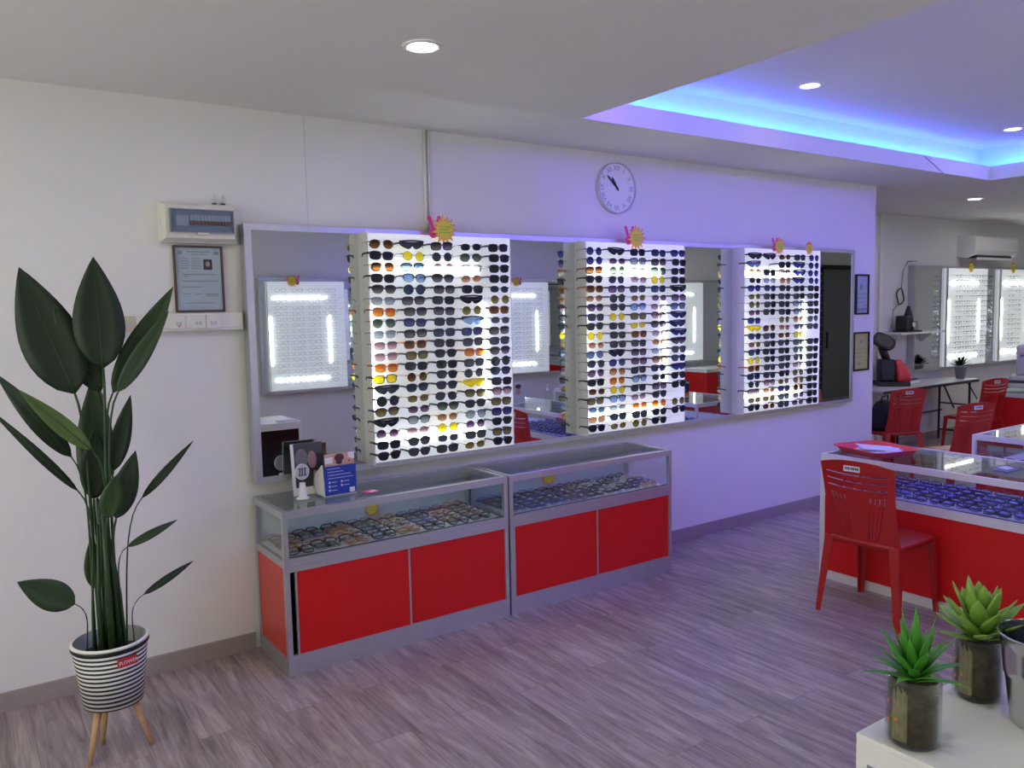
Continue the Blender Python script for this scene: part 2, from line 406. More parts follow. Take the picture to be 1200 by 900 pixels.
def front_mesh(shape, thick, mat='black', temples=None):
    mb = MB(mat); t = .0042 if thick else .0018; d = .0022 if thick else .0012
    if shape == 'shield':
        top = [(-.072+.144*k/14, HH+.019+.004*math.sin(PI*k/14)) for k in range(15)]
        rings = [[(x, bow(x)-.003, z-.004), (x, bow(x)+.003, z-.004), (x, bow(x)+.003, z+.005), (x, bow(x)-.003, z+.005)] for x, z in top]
        mb.loft(rings)
    else:
        ol = outline(shape)
        for sgn in (-1, 1):
            rings = []
            for x, z in ol:
                r = math.hypot(x, z); k = (r+t)/r
                tz = 1.0
                if shape == 'browline': tz = 1.5 if z > 0 else .35
                k = (r+t*tz)/r
                X0, X1 = sgn*(SEP+x), sgn*(SEP+x*k)
                rings.append([(X0, bow(X0)-d, z+HH), (X1, bow(X1)-d, z*k+HH), (X1, bow(X1)+d, z*k+HH), (X0, bow(X0)+d, z+HH)])
            mb.loft(rings+[rings[0]], caps=False, smooth=False)
        zb = HH+(.006 if shape != 'aviator' else .012)
        mb.box(-.0115, .0115, -d, d+.001, zb-t*.6, zb+t*.6+.001)
        if shape == 'aviator': mb.box(-.016, .016, -d, d, zb+.007, zb+.0085)
    for sgn in (-1, 1):                              # hinge blocks
        mb.box(sgn*.066-.004, sgn*.066+.004, .003, .012, HH+.008, HH+.014)
    if temples == 'folded':
        mb.box(-.066, .058, .012, .0155, HH+.004, HH+.011); mb.box(-.055, .066, .0165, .020, HH+.001, HH+.008)
    return mb.mesh('front_'+shape)
def lens_mesh(shape, sgn, mat):
    mb = MB(mat)
    if shape == 'shield':
        top = [(-.071+.142*k/14, HH+.017) for k in range(15)]
        rings = []
        for x, z in top:
            lo = HH-.023+.026*(abs(x)/.071)**2.5+(.018*max(0, 1-abs(x)/.016))
            rings.append([(x, bow(x)-.0012, lo), (x, bow(x)+.0012, lo), (x, bow(x)+.0012, z), (x, bow(x)-.0012, z)])
        return mb.loft(rings).mesh('lens_shield')
    ol = outline(shape); y = [bow(sgn*(SEP+x)) for x, z in ol]
    mb.loft([[(sgn*(SEP+x), yy-.0007, z+HH) for (x, z), yy in zip(ol, y)], [(sgn*(SEP+x), yy+.0007, z+HH) for (x, z), yy in zip(ol, y)]], smooth=False)
    return mb.mesh('lens_'+shape)
def temple_mesh(sgn, thick, L=.093):
    mb = MB('black'); w = .0022 if thick else .0011; h = .0055 if thick else .0016
    pts = [(.069, .008, HH+.011, 1), (.071, .05, HH+.012, .8), (.070, .085, HH+.010, .75), (.068, L, HH+.001, .9)]
    mb.loft([[(sgn*x-w, y, z-h*k), (sgn*x+w, y, z-h*k), (sgn*x+w, y, z+h*k), (sgn*x-w, y, z+h*k)] for x, y, z, k in pts], smooth=False)
    return mb.mesh('temple')
SH = {'w': 'square', 'r': 'round', 'a': 'aviator', 'o': 'oval', 'c': 'browline', 's': 'shield'}
FM = {}; LM = {}; TM = {}
for s_ in SH.values():
    for th in (0, 1): FM[s_, th] = front_mesh(s_, th)
    for sg in (-1, 1): LM[s_, sg] = lens_mesh(s_, sg, 'black')
for th in (0, 1):
    for sg in (-1, 1): TM[sg, th] = temple_mesh(sg, th)
# lens dyes: code -> (words, top colour, bottom colour, how opaque)
DYE = {'K': ('dark grey', (.03,.035,.045), (.04,.045,.06), .55), 'D': ('grey fading', (.05,.045,.05), (.45,.42,.42), .35), 'G': ('mid grey', (.10,.11,.13), (.16,.17,.20), .4),
 'L': ('pale grey', (.42,.46,.50), (.70,.74,.76), .2), 'B': ('brown', (.10,.045,.02), (.42,.26,.12), .35), 'T': ('tan', (.45,.26,.14), (.85,.66,.45), .2),
 'O': ('orange', (.62,.26,.05), (.95,.58,.18), .25), 'Y': ('yellow', (.95,.82,.04), (.98,.92,.10), .4), 'E': ('green grey', (.12,.18,.13), (.40,.48,.38), .3),
 'U': ('blue grey', (.20,.27,.38), (.40,.50,.62), .3), 'A': ('pale blue', (.40,.58,.78), (.62,.76,.90), .25), 'N': ('navy', (.03,.05,.12), (.06,.12,.22), .5),
 'I': ('deep blue', (.035,.045,.20), (.14,.17,.42), .5), 'P': ('pale pink', (.42,.28,.32), (.85,.72,.74), .2), 'M': ('purple', (.12,.06,.14), (.55,.42,.52), .3),
 'V': ('olive', (.22,.20,.07), (.50,.47,.22), .35)}
for k, (w, tp, bt, op) in DYE.items(): LENS('dye_'+k, tp, bt, op)
SHW = {'w': 'square', 'r': 'round', 'a': 'aviator', 'o': 'oval', 'c': 'browline', 's': 'wraparound shield'}
def setmat(o, name):
    o.material_slots[0].link = 'OBJECT'; o.material_slots[0].material = MATS[name]
def sunglasses(code, x, y, z, label, group, rz=0):
    sh, dy = SH[code[0]], code[1]
    thick = code[0] in 'wcs' and not (code[0] == 'w' and dy in 'LPT')
    if code[0] == 'r' and dy in 'KN': thick = True
    fm = 'black'
    if not thick: fm = 'gold' if dy in 'TBVO' else 'gun'
    elif dy in 'BOT' and code[0] == 'w': fm = 'tortoise'
    elif code[0] == 's' and dy == 'Y': fm = 'tag_yellow'
    o = mesh_obj('sunglasses', FM[sh, int(thick)], None, (x, y, z-HH), (0, 0, rz+random.uniform(-.05, .05)), label=label, cat='sunglasses', group=group)
    o.rotation_euler[1] = random.uniform(-.04, .04)
    setmat(o, fm)
    for sg in ((1,) if sh == 'shield' else (-1, 1)):
        setmat(mesh_obj('lens', LM[sh, sg], o), 'dye_'+dy)
    for sg in (-1, 1): setmat(mesh_obj('temple', TM[sg, int(thick)], o), fm)
    return o
ORD = ['top', 'second', 'third', 'fourth', 'fifth', 'sixth', 'seventh', 'eighth', 'ninth', 'tenth', 'eleventh', 'twelfth', 'thirteenth', 'fourteenth', 'fifteenth', 'sixteenth', 'seventeenth', 'eighteenth', 'nineteenth', 'twentieth']
ORC = ['first', 'second', 'third', 'fourth', 'fifth', 'sixth', 'seventh', 'eighth', 'ninth', 'tenth', 'eleventh', 'twelfth']
P1 = """aB sG wD oK wK|wK rY rG aE wK|aB cU rP wL wK|wK cA cD oT wK|cD rN wD wK oN|wL wD wK sK rV|wO wD wD rV wB|aE wI wG sA oG|wL wD wN wI wD|wP wB wK wG wG
wP wV cK wO cD|wO wK wK wG rK|wY rB cK rG cN|sG cN cG sY wK|rK oV aG cV cP|cV oM cE cG wV|sK cL oT aL wI|rM oP rY rM cK|wK cG oG wG wV|cK cG wG oV cK"""
P2 = """rI sK wK wN cI|rI oM cL wD wK|wB rE oL aE wK|cK aG oP rY wK|wB wM wG wN sK|oT rK oV oM wM|cM cK cA oP cU|wG rY wV cP sN|cK wK oY cD sN|rY wK wB oP sN
oT wK wG oT sD|aU sK wD oL cG|aG aI wM cT cN|aM aT wG cN sI|wK aO cA oK cK|oB rY wG wM wK|wV cA oP cG --|oU oL oO rO rV|wT cG wG cK cK|cK oV rV cK --"""
P3 = """sK sK oB wG rI|sU -- cK sI rI|rT wK cP sI rI|oK oL rT sI rI|cI cI cG wK wK|oV wK wG wK wK|rV wK wK cL wK|oM cK wK cL wK|wI -- rV rT aE|sY aB oT oM wG
cN wG oB rY --|oV wK cG wE wK|cN wK wK rE wK|rY cK wG rG wK|wB wG cG oP wK|wN wG cK rV wK|rG cP oV rV wK|cP oT cI rB wK|oV oV cE oM wK|cK oB wG oM wK"""
PN = [(P1, 1.872, .1815, 'lit panel nearest the plant'), (P2, 3.315, .1835, 'middle lit panel'), (P3, 4.835, .1745, 'lit panel nearest the corner')]
ROWZ = lambda r: 2.052-.0582*r
for tab, x0, dx, pname in PN:
    for r, row in enumerate(tab.replace('\n', '|').split('|')):
        for c, code in enumerate(row.split()):
            if code == '--': continue
            sunglasses(code, x0+dx*c+random.uniform(-.006, .006), -.222, ROWZ(r),
                       '%s sunglasses with %s lenses, %s row, %s column, %s' % (SHW[code[0]], DYE[code[1]][0], ORD[r], ORC[c], pname), 'sunglasses on the lit wall panels')

# ------------------------------------------------------------------ wall displays: frame, mirror panes, lit panels
def lit_panel(name, x0, x1, z0, z1, y, face, label, rails, group='lit eyewear panels', cheek=False):
    """board standing off the wall at y, looking towards face (-1: to -y, +1: to +y)"""
    t = thing(name, ((x0+x1)/2, y, z0), label, 'display panel', group=group)
    w = (x1-x0)/2; h = z1-z0; f = face
    def bx(mb, a, b_, d0, d1, c, d): mb.box(a, b_, min(f*d0, f*d1), max(f*d0, f*d1), c, d); return mb
    bx(MB('board_white'), -w, w, 0, .049, 0, h).build('board', t)
    for e_ in (-1, 1): bx(MB('white'), min(e_*w, e_*(w+.005)), max(e_*w, e_*(w+.005)), .030, .053, 0, h).build('edge_trim', t)
    if cheek: bx(MB('white'), -w-.014, -w-.0055, 0, .108, 0, h).build('side_cheek', t)
    W = 2*w
    for a, b_, c, d in ((-w+.05, w-.24*W, h*.845, h*.845+.018), (-w+.05, w-.24*W, h*.09, h*.09+.018), (-w+.012, -w+.030, h*.24, h*.68), (w-.22*W, w-.22*W+.018, h*.24, h*.68)):
        bx(MB('led_bar'), a, b_, .050, .059, c, d).build('led_bar', t)
    for z in rails:
        bx(MB('clear_rail'), -w, w, .069, .072, z-z0, z-z0+.0022).build('rail', t)
    return t
def wall_frame(name, x0, x1, z0, z1, y, face, gaps, label):
    t = thing(name, ((x0+x1)/2, y, z0), label, 'mirror'); w = (x1-x0)/2; h = z1-z0; f = face; D = .08
    mb = MB('alu'); yy = sorted((f*.004, f*D)); B = .045
    for a, b_, c, d in ((-w, -w+.035, .03, h-.03), (w-.035, w, .03, h-.03), (-w, w, 0, .03), (-w, w, h-.03, h)): mb.box(a, b_, yy[0], yy[1], c, d)
    mb.build('frame', t)
    yb = sorted((f*.002, f*.069)); MB('light_grey').box(-w+.01, w-.01, yb[0], yb[1], .01, h-.01).build('back_board', t)
    cx = (x0+x1)/2
    for a, b_ in gaps:
        ym = sorted((f*.070, f*.075)); MB('mirror').box(a-cx, b_-cx, ym[0], ym[1], .03, h-.03).build('mirror_pane', t)
    return t
wall_frame('wall_display', 1.21, 6.30, .862, 2.145, 0, -1, ((1.245, 1.83), (2.73, 3.29), (4.19, 4.79), (5.74, 6.265)), 'long aluminium framed mirror display on the wall over the red showcases')
rl = [ROWZ(r)+.003 for r in range(20)]
for i, (x0, x1, lb) in enumerate(((1.818, 2.74, 'lit white sunglasses panel nearest the plant, with a yellow shield pair'), (3.283, 4.20, 'middle lit white sunglasses panel, under the wall clock'), (4.775, 5.75, 'lit white sunglasses panel nearest the framed certificates'))):
    lit_panel('lit_panel', x0, x1, .897, 2.118, -.075, -1, lb, rl, cheek=True)
# far wall display in the recess
wall_frame('wall_display', 9.42, 13.6, .86, 2.13, YF, -1, ((9.46, 10.10), (11.08, 11.45), (12.42, 13.55)), 'far aluminium framed mirror display in the recess below the air conditioner')
far_rows = [2.0-.063*r for r in range(17)]
lit_panel('lit_panel', 10.10, 11.08, .89, 2.10, YF-.075, -1, 'far lit eyeglass panel under the left end of the air conditioner', [z-.02 for z in far_rows])
lit_panel('lit_panel', 11.46, 12.42, .89, 2.10, YF-.075, -1, 'far lit eyeglass panel cut by the frame edge', [z-.02 for z in far_rows])
# display on the wall behind the camera, seen in the mirror
opp = [(2.82, 3.69), (4.24, 5.13), (5.68, 6.57), (7.12, 8.02), (8.66, 9.56), (10.03, 10.95)]
wall_frame('wall_display', 2.74, 11.1, .84, 2.10, YN, 1, [(3.70, 4.23), (5.14, 5.67), (6.58, 7.11), (8.03, 8.65), (9.57, 10.02)], 'aluminium framed mirror display on the opposite wall, seen reflected')
opp_rows = [1.96-.062*r for r in range(17)]
OL = ['first', 'second', 'third', 'fourth', 'fifth', 'sixth']
for i, (x0, x1) in enumerate(opp):
    lit_panel('lit_panel', x0, x1, .88, 2.055, YN+.075, 1, 'lit eyeglass panel on the opposite wall, %s from the left in the reflection' % OL[i], [z-.02 for z in opp_rows] if i in (0, 2, 3) else [], group='lit eyewear panels on the opposite wall')

# eyeglasses
EF = {}
for s_ in ('square', 'round', 'oval', 'browline'):
    for th in (0, 1): EF[s_, th] = front_mesh(s_, th, temples='folded')
EC = {'k': ('black', 'black'), 'o': ('tortoise', 'tortoise'), 't': ('tan', 'fr_tan'), 'g': ('gunmetal', 'gun'), 'b': ('blue', 'fr_blue'), 'n': ('green', 'fr_green'), 'r': ('dark red', 'fr_red'), 'p': ('purple', 'fr_purple'), 'c': ('clear', 'fr_clear')}
def eyeglasses(shape, thick, colr, loc, rot, label, group, lens='clear_lens', temples=False, lenses=True):
    o = mesh_obj('eyeglasses', (EF if not temples else FM)[shape, thick], None, loc, rot, label=label, cat='eyeglasses', group=group)
    setmat(o, EC[colr][1])
    if lenses:
        for sg in (-1, 1): setmat(mesh_obj('lens', LM[shape, sg], o), lens)
    if temples:
        for sg in (-1, 1): setmat(mesh_obj('temple', TM[sg, thick], o), EC[colr][1])
    return o
SHP = ['square', 'round', 'oval', 'browline']
RN = ['front', 'second', 'third', 'fourth', 'fifth', 'sixth']
def fill_tray(frame, cols, pitch, rows, rpitch, u0, v0, z, palette, where, group, lens='clear_lens'):
    """rows of eyeglasses lying in a showcase; frame = its root, u along the front, v into the depth"""
    M = Matrix.Translation(frame.location) @ Matrix.Rotation(frame.rotation_euler.z, 4, 'Z')
    for c in range(cols):
        for r in range(rows):
            shp = SHP[random.choice((0, 0, 1, 2, 3))]; pal = palette[c % len(palette)]
            k = pal[r % len(pal)] if random.random() < .8 else random.choice('kkgb')
            th = 1 if k in 'kotnrp' and random.random() < .75 else 0
            p = M @ Vector((u0+pitch*c+random.uniform(-.004, .004), v0+rpitch*r, z+.004))
            rot = Matrix.Rotation(frame.rotation_euler.z+random.uniform(-.06, .06), 4, 'Z') @ Matrix.Rotation(-.95+random.uniform(-.1, .1), 4, 'X')
            eyeglasses(shp, th, k, p, rot.to_euler(), '%s %s eyeglasses, %s row, %s across, %s' % (EC[k][0], shp, RN[r], ORC[c], where), group, lens)
# ------------------------------------------------------------------ glass showcases
def showcase(loc, rz, L, Dp, H, label, group, fr='alu', doors=2, plinth=.10, band=(.50, .565), toph=.035, tray='tray_white', gap=False, side='red_side_lit', endpanels=(True, True), inner='case_inner', backglass=False):
    t = thing('glass_showcase', loc, label, 'showcase', rz=rz, group=group)
    p = .024; b0, b1 = band; zt = H-toph
    mb = MB(fr)
    for u in (0, L-p):
        for v in (0, Dp-p): mb.box(u, u+p, v, v+p, 0, H)
    for v in (0, Dp-p):
        mb.box(p, L-p, v, v+p, zt, H)
        mb.box(p, L-p, v, v+p, b0, b1)
        mb.box(p, L-p, v, v+p, 0, plinth)
    for u in (0, L-p):
        mb.box(u, u+p, p, Dp-p, zt, H); mb.box(u, u+p, p, Dp-p, b0+.02, b1-.01); mb.box(u, u+p, p, Dp-p, 0, plinth*.8)
    mb.box(p, L-p, -.002, 0, b0+.030, b0+.036); mb.box(p, L-p, -.002, 0, b1-.008, b1-.004)
    mb.build('frame', t)
    MB('glass').box(p, L-p, p, Dp-p, H-.009, H-.002).build('glass_top', t)
    MB('glass').box(p, L-p, .008, .013, b1, zt).build('front_glass', t)
    for u in (.009, L-.014): MB('glass').box(u, u+.005, p, Dp-p, b1-.01, zt).build('side_glass', t)
    MB('glass' if backglass else inner).box(p, L-p, Dp-.014, Dp-.009, b1, zt).build('back_glass' if backglass else 'back_panel', t)
    MB(tray).box(p, L-p, p, Dp-p, b1-.03, b1-.006).m('black').box(p, L-p, .014, .018, b1-.006, b1+.004).build('tray', t)
    g = .024 if gap else 0
    if g: MB('black').box(p, p+g, .06, .065, plinth, b0).build('gap_shade', t)  # black sheet standing in for the shade inside the open door gap
    n = doors; w = (L-2*p-g)/n
    for k in range(n):
        a = p+g+k*w; o_ = .004+.006*(k % 2)
        MB('red_laminate').box(a+.008, a+w, o_, o_+.006, plinth, b0).build('door_panel', t)
        MB(fr).box(a, a+.009, .0, o_+.008, plinth, b0).build('door_edge', t)
    MB('dark_grey').box(p, L-p, Dp-.02, Dp-.014, plinth, b0).build('back_sheet', t)
    for k, u in enumerate((.007, L-.013)):
        MB(side).box(u, u+.006, p, Dp-p, plinth*.8, b0+.02).build('side_panel', t)
    return t
SG = 'red and aluminium showcases along the wall'
c1 = showcase((1.21, -.445, 0), 0, 1.262, .43, .79, 'red aluminium glass showcase nearest the tall plant, tortoise frames inside', SG, gap=True)
c2 = showcase((2.484, -.445, 0), 0, 1.262, .43, .79, 'red aluminium glass showcase under the wall clock, further from the plant', SG)
fill_tray(c1, 8, .147, 6, .062, .105, .055, .562, ['ko', 'kkt', 'okto', 'kg', 'otkt', 'kkb', 'rokt', 'koko'], 'showcase nearest the plant', 'eyeglasses lying in the showcase nearest the plant')
fill_tray(c2, 8, .147, 6, .062, .105, .055, .562, ['bkb', 'kgb', 'bkk', 'pkg', 'gkp', 'gck', 'gkc', 'tcg'], 'showcase under the clock', 'eyeglasses lying in the showcase under the clock')
k1 = showcase((4.38, -1.09, 0), -PI/2, 2.42, .62, .78, 'red and white glass counter behind the nearest red chair, under the red basket', 'glass counters in the shop', fr='alu_white', doors=1, plinth=.055, band=(.523, .573), tray='tray_lilac', backglass=True)
fill_tray(k1, 10, .147, 6, .088, .11, .07, .571, ['kg', 'gk', 'gbk', 'kb', 'bkg', 'gg', 'kgk'], 'glass counter behind the red chair', 'eyeglasses lying in the glass counter', 'clear_lens_blue')
k2 = showcase((5.76, -1.33, 0), -PI/2, 2.2, .80, .78, 'white framed glass counter with a boxed product on top, behind the basket counter', 'glass counters in the shop', fr='alu_white', doors=1, plinth=.055, band=(.523, .573), tray='tray_lilac', backglass=True)
for i in range(5):
    for j in range(2):
        eyeglasses('square', 1, 'b' if i % 2 else 'k', (5.84+.14*j, -1.44-.15*i, .572), (-.9, 0, -PI/2), '%s eyeglasses, %s along, %s deep, inside the white framed counter' % ('blue' if i % 2 else 'black', ORC[i], ORC[j]), 'eyeglasses in the white framed counter', 'clear_lens_blue')
k3 = showcase((9.66, .42, 0), -PI/2, 1.7, .60, .78, 'far red counter with a grey glass top under the far display', 'glass counters in the shop', fr='alu_white', doors=1, plinth=.055, band=(.62, .67), backglass=True)

# eyeglasses on the far panels, each with its temples
for pi_, (x0, n, lb) in enumerate(((10.19, 5, 'far panel left of the gap'), (11.56, 2, 'far panel at the frame edge'))):
    for c in range(n):
        for r, z in enumerate(far_rows):
            k = 'gcgk'[(r*3+c) % 4]
            eyeglasses(SHP[(r+c) % 4], 0, k, (x0+.185*c, YF-.225, z-HH), (0, 0, 0), '%s %s eyeglasses, %s row, %s column, %s' % (EC[k][0], SHP[(r+c) % 4], ORD[r], ORC[c], lb), 'eyeglasses on the far lit panels', temples=True, lenses=False)
# the hundreds reflected from the opposite wall: one uncountable mass
mb = MB('gun'); ol = outline('oval', 12)
for x0, x1 in (opp[0], opp[2], opp[3]):
    for c in range(4):
        for z in opp_rows:
            cx = x0+.115+.185*c; y = YN+.21
            for sgn in (-1, 1):
                rr = []
                for x, zz in ol:
                    X0, X1 = cx+sgn*SEP+x, cx+sgn*SEP+x*1.07
                    rr.append([(X0, y, z+zz), (X1, y, z+zz*1.09), (X1, y+.0015, z+zz*1.09), (X0, y+.0015, z+zz)])
                mb.loft(rr+[rr[0]], caps=False, smooth=False)
                mb.box(cx+sgn*.067-.001, cx+sgn*.067+.001, y-.08, y, z+.008, z+.010)
            mb.box(cx-.01, cx+.01, y, y+.0015, z+.004, z+.006)
mb.build('eyeglasses_mass', label='thin wire eyeglasses in rows on the opposite wall panels, seen in the mirror', cat='eyeglasses', kind='stuff')

# ------------------------------------------------------------------ promo tags
def starburst(r0, r1, n, cx=0, cz=0):
    return [(cx+(r1 if k % 2 else r0*(1+.12*math.sin(k*1.7)))*math.cos(PI*k/n), cz+(r1 if k % 2 else r0*(1+.12*math.sin(k*1.7)))*math.sin(PI*k/n)) for k in range(2*n)]
def promo(x, y, z, s, label, style=0, ry=0, face=-1):
    t = thing('promo_tag', (x, y, z), label, 'price tag', group='yellow and pink starburst tags', rz=0 if face < 0 else PI)
    t.scale = (s, s, s); t.rotation_euler[1] = ry
    if style == 0:
        mb = MB('tag_pink')
        for dx, a in ((-.073, -.35), (-.030, .30)):     # two raised prongs
            M = Matrix.Translation((dx, 0, .035)) @ Matrix.Rotation(a, 4, 'Y')
            mb.prism([(-.011, -.03), (.011, -.03), (.012, .035), (.005, .045), (-.005, .045), (-.012, .035)], .001, .003, M=M)
        ring = [(-.060+.030*math.cos(2*PI*k/16), -.020+.030*math.sin(2*PI*k/16)) for k in range(16)]
        mb.prism(ring, .001, .003)
        mb.m('tag_red').prism([(-.060+.012*math.cos(2*PI*k/10), -.020+.012*math.sin(2*PI*k/10)) for k in range(10)], -.0005, .001)
        mb.build('pink_shape', t)
    else:
        MB('tag_red').prism(starburst(.058, .048, 9, .008, .030), .001, .003).build('red_shape', t)
    MB('tag_orange').prism(starburst(.085, .056, 15, .012, 0), -.0015, .0008).build('orange_starburst', t)
    mb = MB('tag_yellow').prism(starburst(.072, .046, 15, .012, 0), -.0035, -.0016); mb.build('yellow_starburst', t)
    mb = MB('tag_green')
    random.seed(int(x*100))
    for r, zz in enumerate((.016, 0, -.017)):
        u = -.026
        while u < .044:
            w = random.uniform(.006, .012); mb.box(u, u+w, -.0045, -.0034, zz-.0045+random.uniform(0, .003), zz+.0045); u += w+.004
    mb.build('lettering', t)
    return t
promo(2.285, -.135, 2.150, .95, 'yellow starburst tag with pink shape over the panel nearest the plant')
promo(3.735, -.135, 2.155, .95, 'yellow starburst tag with pink shape over the middle lit panel')
promo(5.215, -.135, 2.140, .80, 'yellow starburst tag with pink shape, last but one along the frame top')
promo(5.590, -.135, 2.132, .62, 'small yellow tag with a dark red top, last along the frame top', 1)
promo(1.84, -.038, .632, .55, 'small yellow and orange tag inside the showcase nearest the plant', 1)
promo(3.06, -.038, .640, .72, 'small red and yellow tag inside the showcase under the clock', 1, ry=-.5)
promo(10.62, YF-.135, 2.12, .9, 'tiny yellow tag over the far left lit panel', 1)
promo(11.75, YF-.135, 2.12, .9, 'tiny yellow tag over the far lit panel at the frame edge', 1)
promo(3.10, YN+.14, 2.06, .8, 'yellow starburst tag reflected at the far left of the mirror', 0, face=1)
promo(4.32, YN+.14, 2.06, .8, 'yellow starburst tag reflected beside the first lit sunglasses panel', 0, face=1)
promo(6.06, YN+.14, 2.06, .8, 'yellow starburst tag reflected right of the sunglasses panel nearest the plant', 0, face=1)

# ------------------------------------------------------------------ clock
t = thing('wall_clock', (3.683, 0, 2.486), 'round white wall clock with roman numerals above the mirror display', 'clock')
RC = .166
def ringpts(r, n=48): return [(r*math.cos(2*PI*k/n), r*math.sin(2*PI*k/n)) for k in range(n)]
mb = MB('light_grey'); n = 48
mb.loft([[(r*math.cos(2*PI*k/n), y, r*math.sin(2*PI*k/n)) for k in range(n)] for r, y in ((RC-.008, -.018), (RC-.006, -.032), (RC, -.030), (RC, -.002))], caps=False).build('rim', t)
MB('white').prism(ringpts(RC-.006, 48), -.018, -.002).build('face', t)
for k, s_ in enumerate(['XII', 'I', 'II', 'III', 'IIII', 'V', 'VI', 'VII', 'VIII', 'IX', 'X', 'XI']):
    a = -2*PI*k/12; me = text_mesh(s_, .046, 'ink_grey')
    mesh_obj('numeral', me, t, (-.127*math.sin(a), -.0195, .127*math.cos(a)), (PI/2, 0, 0)).rotation_euler = Matrix.Rotation(-a, 3, 'Y').to_euler() if False else (Matrix.Rotation(-a, 3, 'Y') @ Matrix.Rotation(PI/2, 3, 'X')).to_euler()
for nm, ang, ln, w in (('minute_hand', 312, .118, .0045), ('hour_hand', 326, .082, .006)):
    a = math.radians(ang); M = Matrix.Rotation(a, 4, 'Y')
    MB('black').prism([(-w, -.02), (w, -.02), (w*1.4, ln*.8), (0, ln), (-w*1.4, ln*.8)], -.024, -.022, M=M).build(nm, t)
MB('black').prism(ringpts(.009, 16), -.026, -.021).build('pin', t)

# ------------------------------------------------------------------ electrical box, certificate, trunking, conduits
t = thing('consumer_unit', (1.01, 0, 2.045), 'cream breaker box with a tinted window on the wall above the certificate', 'breaker box')
mb = MB('cream'); mb.rbox(-.175, .175, -.055, 0, 0, .185, .008)
fw = [(-.170, .006), (.170, .006), (.170, .178), (-.170, .178)]; fi = [(-.155, .02), (.155, .02), (.155, .17), (-.155, .17)]
mb.loft([[(x, -.055, z) for x, z in fw], [(x, -.085, z) for x, z in fi]], smooth=False); mb.build('housing', t)
mb = MB('breaker'); mb.box(-.135, .148, -.090, -.085, .050, .148); mb.build('window_recess', t)
mb = MB('alu_dark')
for a in ((-.138, .151, .148, .153), (-.138, .151, .045, .050), (-.138, -.133, .05, .148), (.146, .151, .05, .148)): mb.box(a[0], a[1], -.100, -.088, a[2], a[3])
mb.build('window_frame', t)
mb = MB('light_grey'); mb.box(-.110, -.055, -.094, -.090, .075, .125)
for k in range(12): mb.m('light_grey').box(-.048+.0155*k, -.034+.0155*k, -.095, -.090, .100, .128); mb.m('breaker_red').box(-.046+.0155*k, -.036+.0155*k, -.100, -.090, .082, .100)
mb.build('breakers', t)
MB('glass_box').box(-.133, .146, -.103, -.101, .05, .148).build('window_glass', t)
MB('cream').box(-.02, .03, -.104, -.085, .036, .045).build('latch', t)
# loose clips above
for k, (u, w, h) in enumerate(((251, 3, 8), (261, 3, 7))):
    p = at(u, 238, 1, -.012)
    MB('black').box(-.008, .008, -.012, .012, 0, .01).m('cream').tube([(0, 0, .008), (-.004, 0, .035), (.006, 0, .05)], .004, 6).build('cable_clip', loc=(p.x, -.012, 2.231), label='tiny cable clip on top of the breaker box, %s one' % ('left' if k == 0 else 'right'), cat='clip')

def framed(x0, x1, z0, z1, frame, paper, label, lines, photo=None, extra=None, fw=.012, top_only=False):
    t = thing('framed_certificate', ((x0+x1)/2, 0, z0), label, 'certificate'); w = (x1-x0)/2; h = z1-z0
    mb = MB(frame)
    for a in ((-w, w, 0, fw), (-w, w, h-fw, h), (-w, -w+fw, fw, h-fw), (w-fw, w, fw, h-fw)): mb.box(a[0], a[1], -.018, 0, a[2], a[3])
    mb.build('frame', t)
    MB(paper).box(-w+fw, w-fw, -.008, -.001, fw, h-fw).build('sheet', t)
    mb = MB('ink_grey')
    for (a, b_, z, th) in lines: mb.box(-w+2*w*a, -w+2*w*b_, -.0088, -.008, h*z, h*z+th)
    mb.build('print', t)
    if photo:
        a, b_, c, d = photo
        X = lambda q: -w+2*w*q
        m1 = MB('photo_dark').box(X(a), X(b_), -.0095, -.0088, h*c, h*d); m1.m('skin_print').prism([((X(a)+X(b_))/2+.010*math.cos(k*PI/5), h*(c*.45+d*.55)+.013*math.sin(k*PI/5)) for k in range(10)], -.0102, -.0095)
        m1.build('portrait_photo', t)
    MB('glass').box(-w+fw, w-fw, -.0145, -.013, fw, h-fw).build('glazing', t)
    return t
ln = [(.28, .75, .90, .006), (.36, .68, .865, .004), (.10, .18, .87, .016), (.82, .92, .87, .016)]
for r in range(5): ln += [(.13, .30, .80-.037*r, .004), (.36, .56, .80-.037*r, .004)]
ln += [(.16, .85, .56, .005), (.16, .30, .53, .004), (.16, .88, .46, .005), (.16, .55, .37, .005), (.16, .30, .27, .004), (.42, .55, .27, .004), (.62, .88, .26, .006), (.62, .85, .235, .004), (.2, .8, .13, .004)]
framed(.895, 1.122, 1.722, 2.036, 'wood_frame', 'paper_blue', 'brown framed certificate with a portrait photo below the breaker box', ln, (.60, .78, .64, .80), fw=.009)
framed(6.43, 6.625, 1.60, 1.945, 'black_gloss', 'paper_blue', 'black framed certificate at the wall corner, the upper pale one', [(.35, .55, .62, .05), (.25, .8, .5, .006), (.2, .8, .4, .006), (.2, .8, .3, .006), (.1, .9, .10, .02), (.7, .78, .2, .02)], fw=.014)
framed(6.41, 6.645, 1.112, 1.448, 'black_gloss', 'paper_yellow', 'black framed yellow certificate at the wall corner, below the pale one', [(.45, .55, .70, .03), (.25, .8, .55, .006), (.2, .8, .45, .006), (.25, .75, .35, .006), (.3, .5, .15, .02)], fw=.014)
t = thing('wall_trunking', (.78, 0, 1.632), 'white cable trunking with switches behind the tall plant leaves', 'cable trunking')
MB('trunk_white').rbox(-.42, .42, -.035, 0, 0, .085, .004).m('light_grey').box(-.42, .42, -.0355, -.035, .012, .015).build('channel', t)
